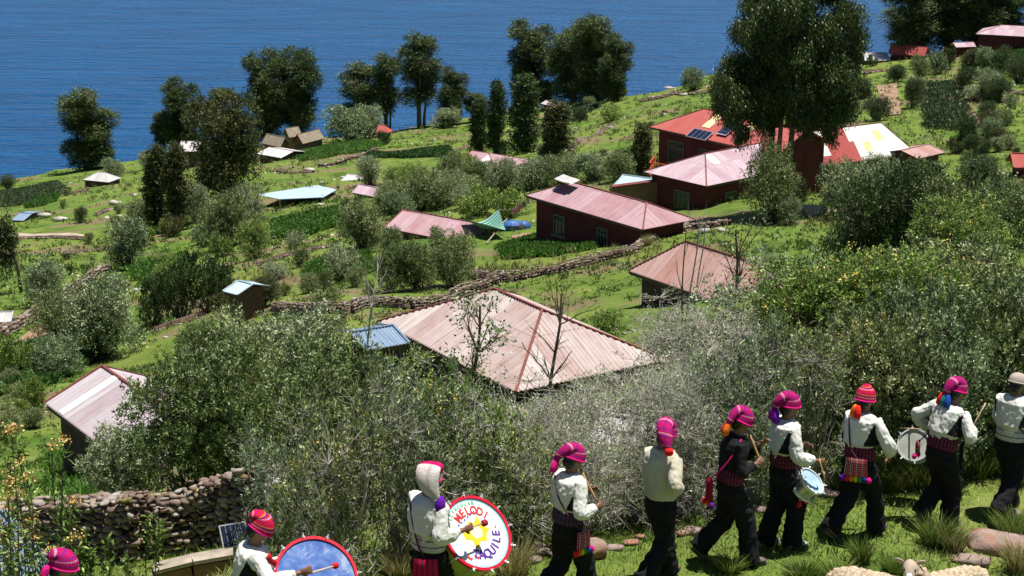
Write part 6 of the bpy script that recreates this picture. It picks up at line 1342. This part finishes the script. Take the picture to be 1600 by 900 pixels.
flatpoly([[(-.34+.13*i, .44+.012*(i % 2)), (-.26+.13*i, .45), (-.26+.13*i, .49), (-.34+.13*i, .475)] for i in range(6)], 'blue_line', ink('small_blue_paint', (.04, .12, .45)), d1o, .0055)
V = []; k = 56
for i in range(k):
    a = 2*math.pi*i/k; V += [(.895*r_*math.cos(a), .895*r_*math.sin(a), .003), (.955*r_*math.cos(a), .955*r_*math.sin(a), .003)]
MB().add(V, [(2*i, 2*i+1, (2*i+3) % (2*k), (2*i+2) % (2*k)) for i in range(k)]).build('blue_ring', ink('pale_blue_paint', (.30, .62, .72)), d1o, smooth=False)
h3 = W2L(P3, P3.hand[-1]); n1u = unit(n1_)
stick(h3, P(757, 817, t1-.14), .008, 'drumstick', 'red headed beater in the hand of the drummer in the white hat', 'drumstick', M_bamboo, .032, clothmat('dark_red_felt', (.30, .03, .05)))
c2 = P(494, 902, 15.9); n2_ = CV(.34, .48, .80)
d2o, _, _ = drum(c2, n2_, CV(-.5, .85, 0), .375, .32, M_headb, M_hoopr, plain('red_drum_shell', (.5, .02, .02), .4), 'bass drum with a red hoop and shiny blue skin at the bottom edge', lugs=11)
stick(W2L(P2, P2.hand[-1]+[.05, .0, -.02]), P(524, 884, 15.75), .009, 'drumstick', 'pale stick with a red felt head lying over the blue drum skin', 'drumstick', M_stickp, .028, M_redfelt)
# red strap of the blue drum
o = empty('drum_strap', W2L(P2, P2.U((.12, -.12, 1.36))), 0, 'broad red strap from a shoulder to the blue drum', 'strap'); s0 = np.array(o.location); mb = MB(); e2 = c2+unit(n2_)*0+CV(-.34, .12, .0)
chain(mb, [s0*0, (e2-s0)*.4+[0, -.06, 0], (e2-s0)*.8+[0, -.04, 0], e2-s0], [.03, .028, .026, .03], 8, 5, squash=.35); mb.build('band', M_redcloth, o); MB().ball(e2-s0, (.045, .03, .05), 8).build('knot', M_redcloth, o)
# small silver drum and the side drum
c3 = P(1268, 752, 18.75); drum(c3, CV(.55, .55, .5), CV(-.3, 1, 0), .155, .14, plain('clear_blueish_skin', (.35, .50, .62), .25, .5), M_chrome, M_steel, 'small silver snare drum with pale blue skin carried by a white shirted person', 'snare_drum', 8, .014)
c4 = P(1428, 695, 20.0); drum(c4, CV(-.35, .25, .9), CV(0, 1, 0), .18, .16, plain('worn_translucent_skin', (.42, .42, .36), .3, .5), M_chrome, M_steel, 'side drum with greyish skin hanging behind the person with the raised stick', 'snare_drum', 8, .014)
stick(W2L(P9, P9.hand[-1]+[.03, 0, -.06]), W2L(P9, P9.hand[-1]+[.16, -.05, .22]), .009, 'drumstick', 'pale drumstick raised in the hand of the leaning person', 'drumstick', M_stickp)
stick(W2L(P9, P9.hand[1]+[.05, 0, .0]), P(1403, 669, 20.3), .008, 'drumstick', 'horizontal pale drumstick behind the leaning person above the side drum', 'drumstick', M_stickp)
stick(W2L(P7, P7.hand[-1]+[.02, 0, .02]), P(1290, 752, 18.6), .007, 'drumstick', 'thin drumstick over the small silver drum', 'drumstick', M_bamboo)
# black strap trailing to the ground beside the leaning person
q_ = P(1503, 690, 19.3); o = empty('hanging_strap', (q_[0], q_[1], g(q_[0], q_[1])), 0, 'long black strap hanging to the ground beside the leaning person', 'strap'); s0 = np.array(o.location); mb = MB(); zt_ = q_[2]-s0[2]
chain(mb, [(0, 0, zt_), (.01, 0, zt_*.6), (-.01, 0, zt_*.3), (-.05, -.03, .02)], [.022, .022, .018, .010], 8, 5, squash=.35); mb.build('band', M_black, o)
# solar panel leaning by the ledge behind the blue drum's player
q_ = P(366, 836, 19.5); o = empty('solar_panel', (q_[0], q_[1], g(q_[0], q_[1])), 0, 'small framed solar panel leaning behind the person beating the blue drum', 'solar panel'); rot = np.array(Euler((R(55), 0, R(25))).to_matrix()); up_ = np.array([0, 0, q_[2]-g(q_[0], q_[1])])
MB().box(up_, (.30, .26, .02), rot).build('frame', M_alu, o, smooth=False); mb = MB()
for i in range(5):
    for j in range(4): mb.box(up_+rot@np.array([(i-2)*.056, (j-1.5)*.060, .013]), (.05, .054, .004), rot)
mb.build('solar_cells', M_cell, o, smooth=False); MB().bar(up_*.98, up_*0+[0, 0, -.05], .035).build('post', M_wood, o, smooth=False)

# ------------------------------------------------------------------ sheep
M_wool = None
m = NM('curly_cream_wool'); n1 = m.n('ShaderNodeTexVoronoi'); m.l(m.obj(), n1.inputs['Vector']); n1.inputs['Scale'].default_value = 34; n2 = m.noise(m.obj(), 8, 3)
c = m.ramp(n2, [(.3, (.42, .32, .21)), (.7, (.62, .52, .38))]); c = m.mix(m.ramp(n1.outputs['Distance'], [(.3, 0), (.8, .6)]), c, (.16, .11, .07)); m.pbr(c, .95, .1, 0, m.bump(n1.outputs['Distance'], -.8, .02)); M_wool = m.m
M_face = plain('brownish_sheep_face', (.42, .33, .26), .8, .2); M_blaze = plain('white_blaze', (.70, .67, .62), .8, .2); M_sd = plain('dark_hoof', (.03, .025, .02), .7)
def sheep(px, py, hd, label, top_h=.66, graze=False, yaw=.9):
    tp = onz(px, py, GZ+top_h); gz = g(tp[0], tp[1]); o = empty('sheep', (tp[0], tp[1], gz), R(hd), label, 'sheep')
    mb = MB(); mb.tube([(-.40, 0, .44), (-.36, 0, .45), (-.22, 0, .45), (0, 0, .44), (.22, 0, .45), (.34, 0, .47), (.40, 0, .50)], [.06, .15, .19, .20, .19, .15, .09], 18, up0=(0, 0, 1), squash=.9)
    hd_ = np.array([.50, 0, .76]) if not graze else np.array([.58, 0, .20]); mb.tube([(.28, 0, .50), ((.28+hd_[0])/2, 0, .53+(hd_[2]-.53)*.5), hd_*[.93, 1, .97], hd_], [.13, .105, .08, .065], 12); mb.tube([(-.38, 0, .50), (-.45, 0, .42), (-.47, 0, .30)], [.04, .035, .02], 8)
    for x_ in (-.27, .27):
        for y_ in (-.09, .09): mb.tube([(x_, y_, .40), (x_-.02 if x_ < 0 else x_, y_, .24), (x_+(.03 if x_ < 0 else 0), y_, .14), (x_, y_, .02)], [.075, .045, .024, .022], 8)
    mb.remesh('body', M_wool, o, .016, lambda c: np.abs(vnoise(c, 22))*.022*(c[:, 2] > .26)+vnoise(c, 50)*.006*(c[:, 2] > .26), 2)
    h0_ = hd_; hd_ = np.zeros(3); hm = MB(); hm.tube([hd_+[-.05, 0, .02], hd_+[.0, 0, .02], hd_+[.07, 0, -.02], hd_+[.14, 0, -.075], hd_+[.17, 0, -.10]], [.055, .068, .055, .040, .026], 12, up0=(0, 1, 0), squash=1.05); h_o = hm.build('head', M_face, o); h_o.location = h0_; h_o.rotation_euler = (0, .75 if graze else .1, 0 if graze else yaw)
    for sd in (-1, 1):
        e = MB(); e.tube([hd_+[-.02, sd*.05, .035], hd_+[-.03, sd*.09, .06], hd_+[-.03, sd*.125, .072], hd_+[-.03, sd*.15, .070]], [.012, .026, .022, .006], 8, squash=.4); e.build('ear', M_face, h_o); MB().ball(hd_+[.055, sd*.052, .012], (.012, .008, .010), 6).build('eye', M_hair, h_o)
        MB().ball(hd_+[.05, sd*.045, .012], (.028, .014, .022), 8).build('eye_patch', M_sd, h_o)
    MB().tube([hd_+[.05, 0, .045], hd_+[.11, 0, .0], hd_+[.155, 0, -.04], hd_+[.18, 0, -.075]], [.018, .028, .030, .02], 10, up0=(0, 1, 0), squash=.55).build('blaze', M_blaze, h_o)
    for x_ in (-.27, .27):
        for y_ in (-.09, .09): MB().ball((x_+.01, y_, .02), (.032, .026, .024), 6).build('hoof', M_sd, o)
    return o
sheep(1488, 882, 205, 'cream woolled sheep with a dark eyed white blazed face turned to the viewer')
sheep(1362, 902, 150, 'pale sheep showing only its back at the bottom edge left of the other', top_h=.60, graze=True)
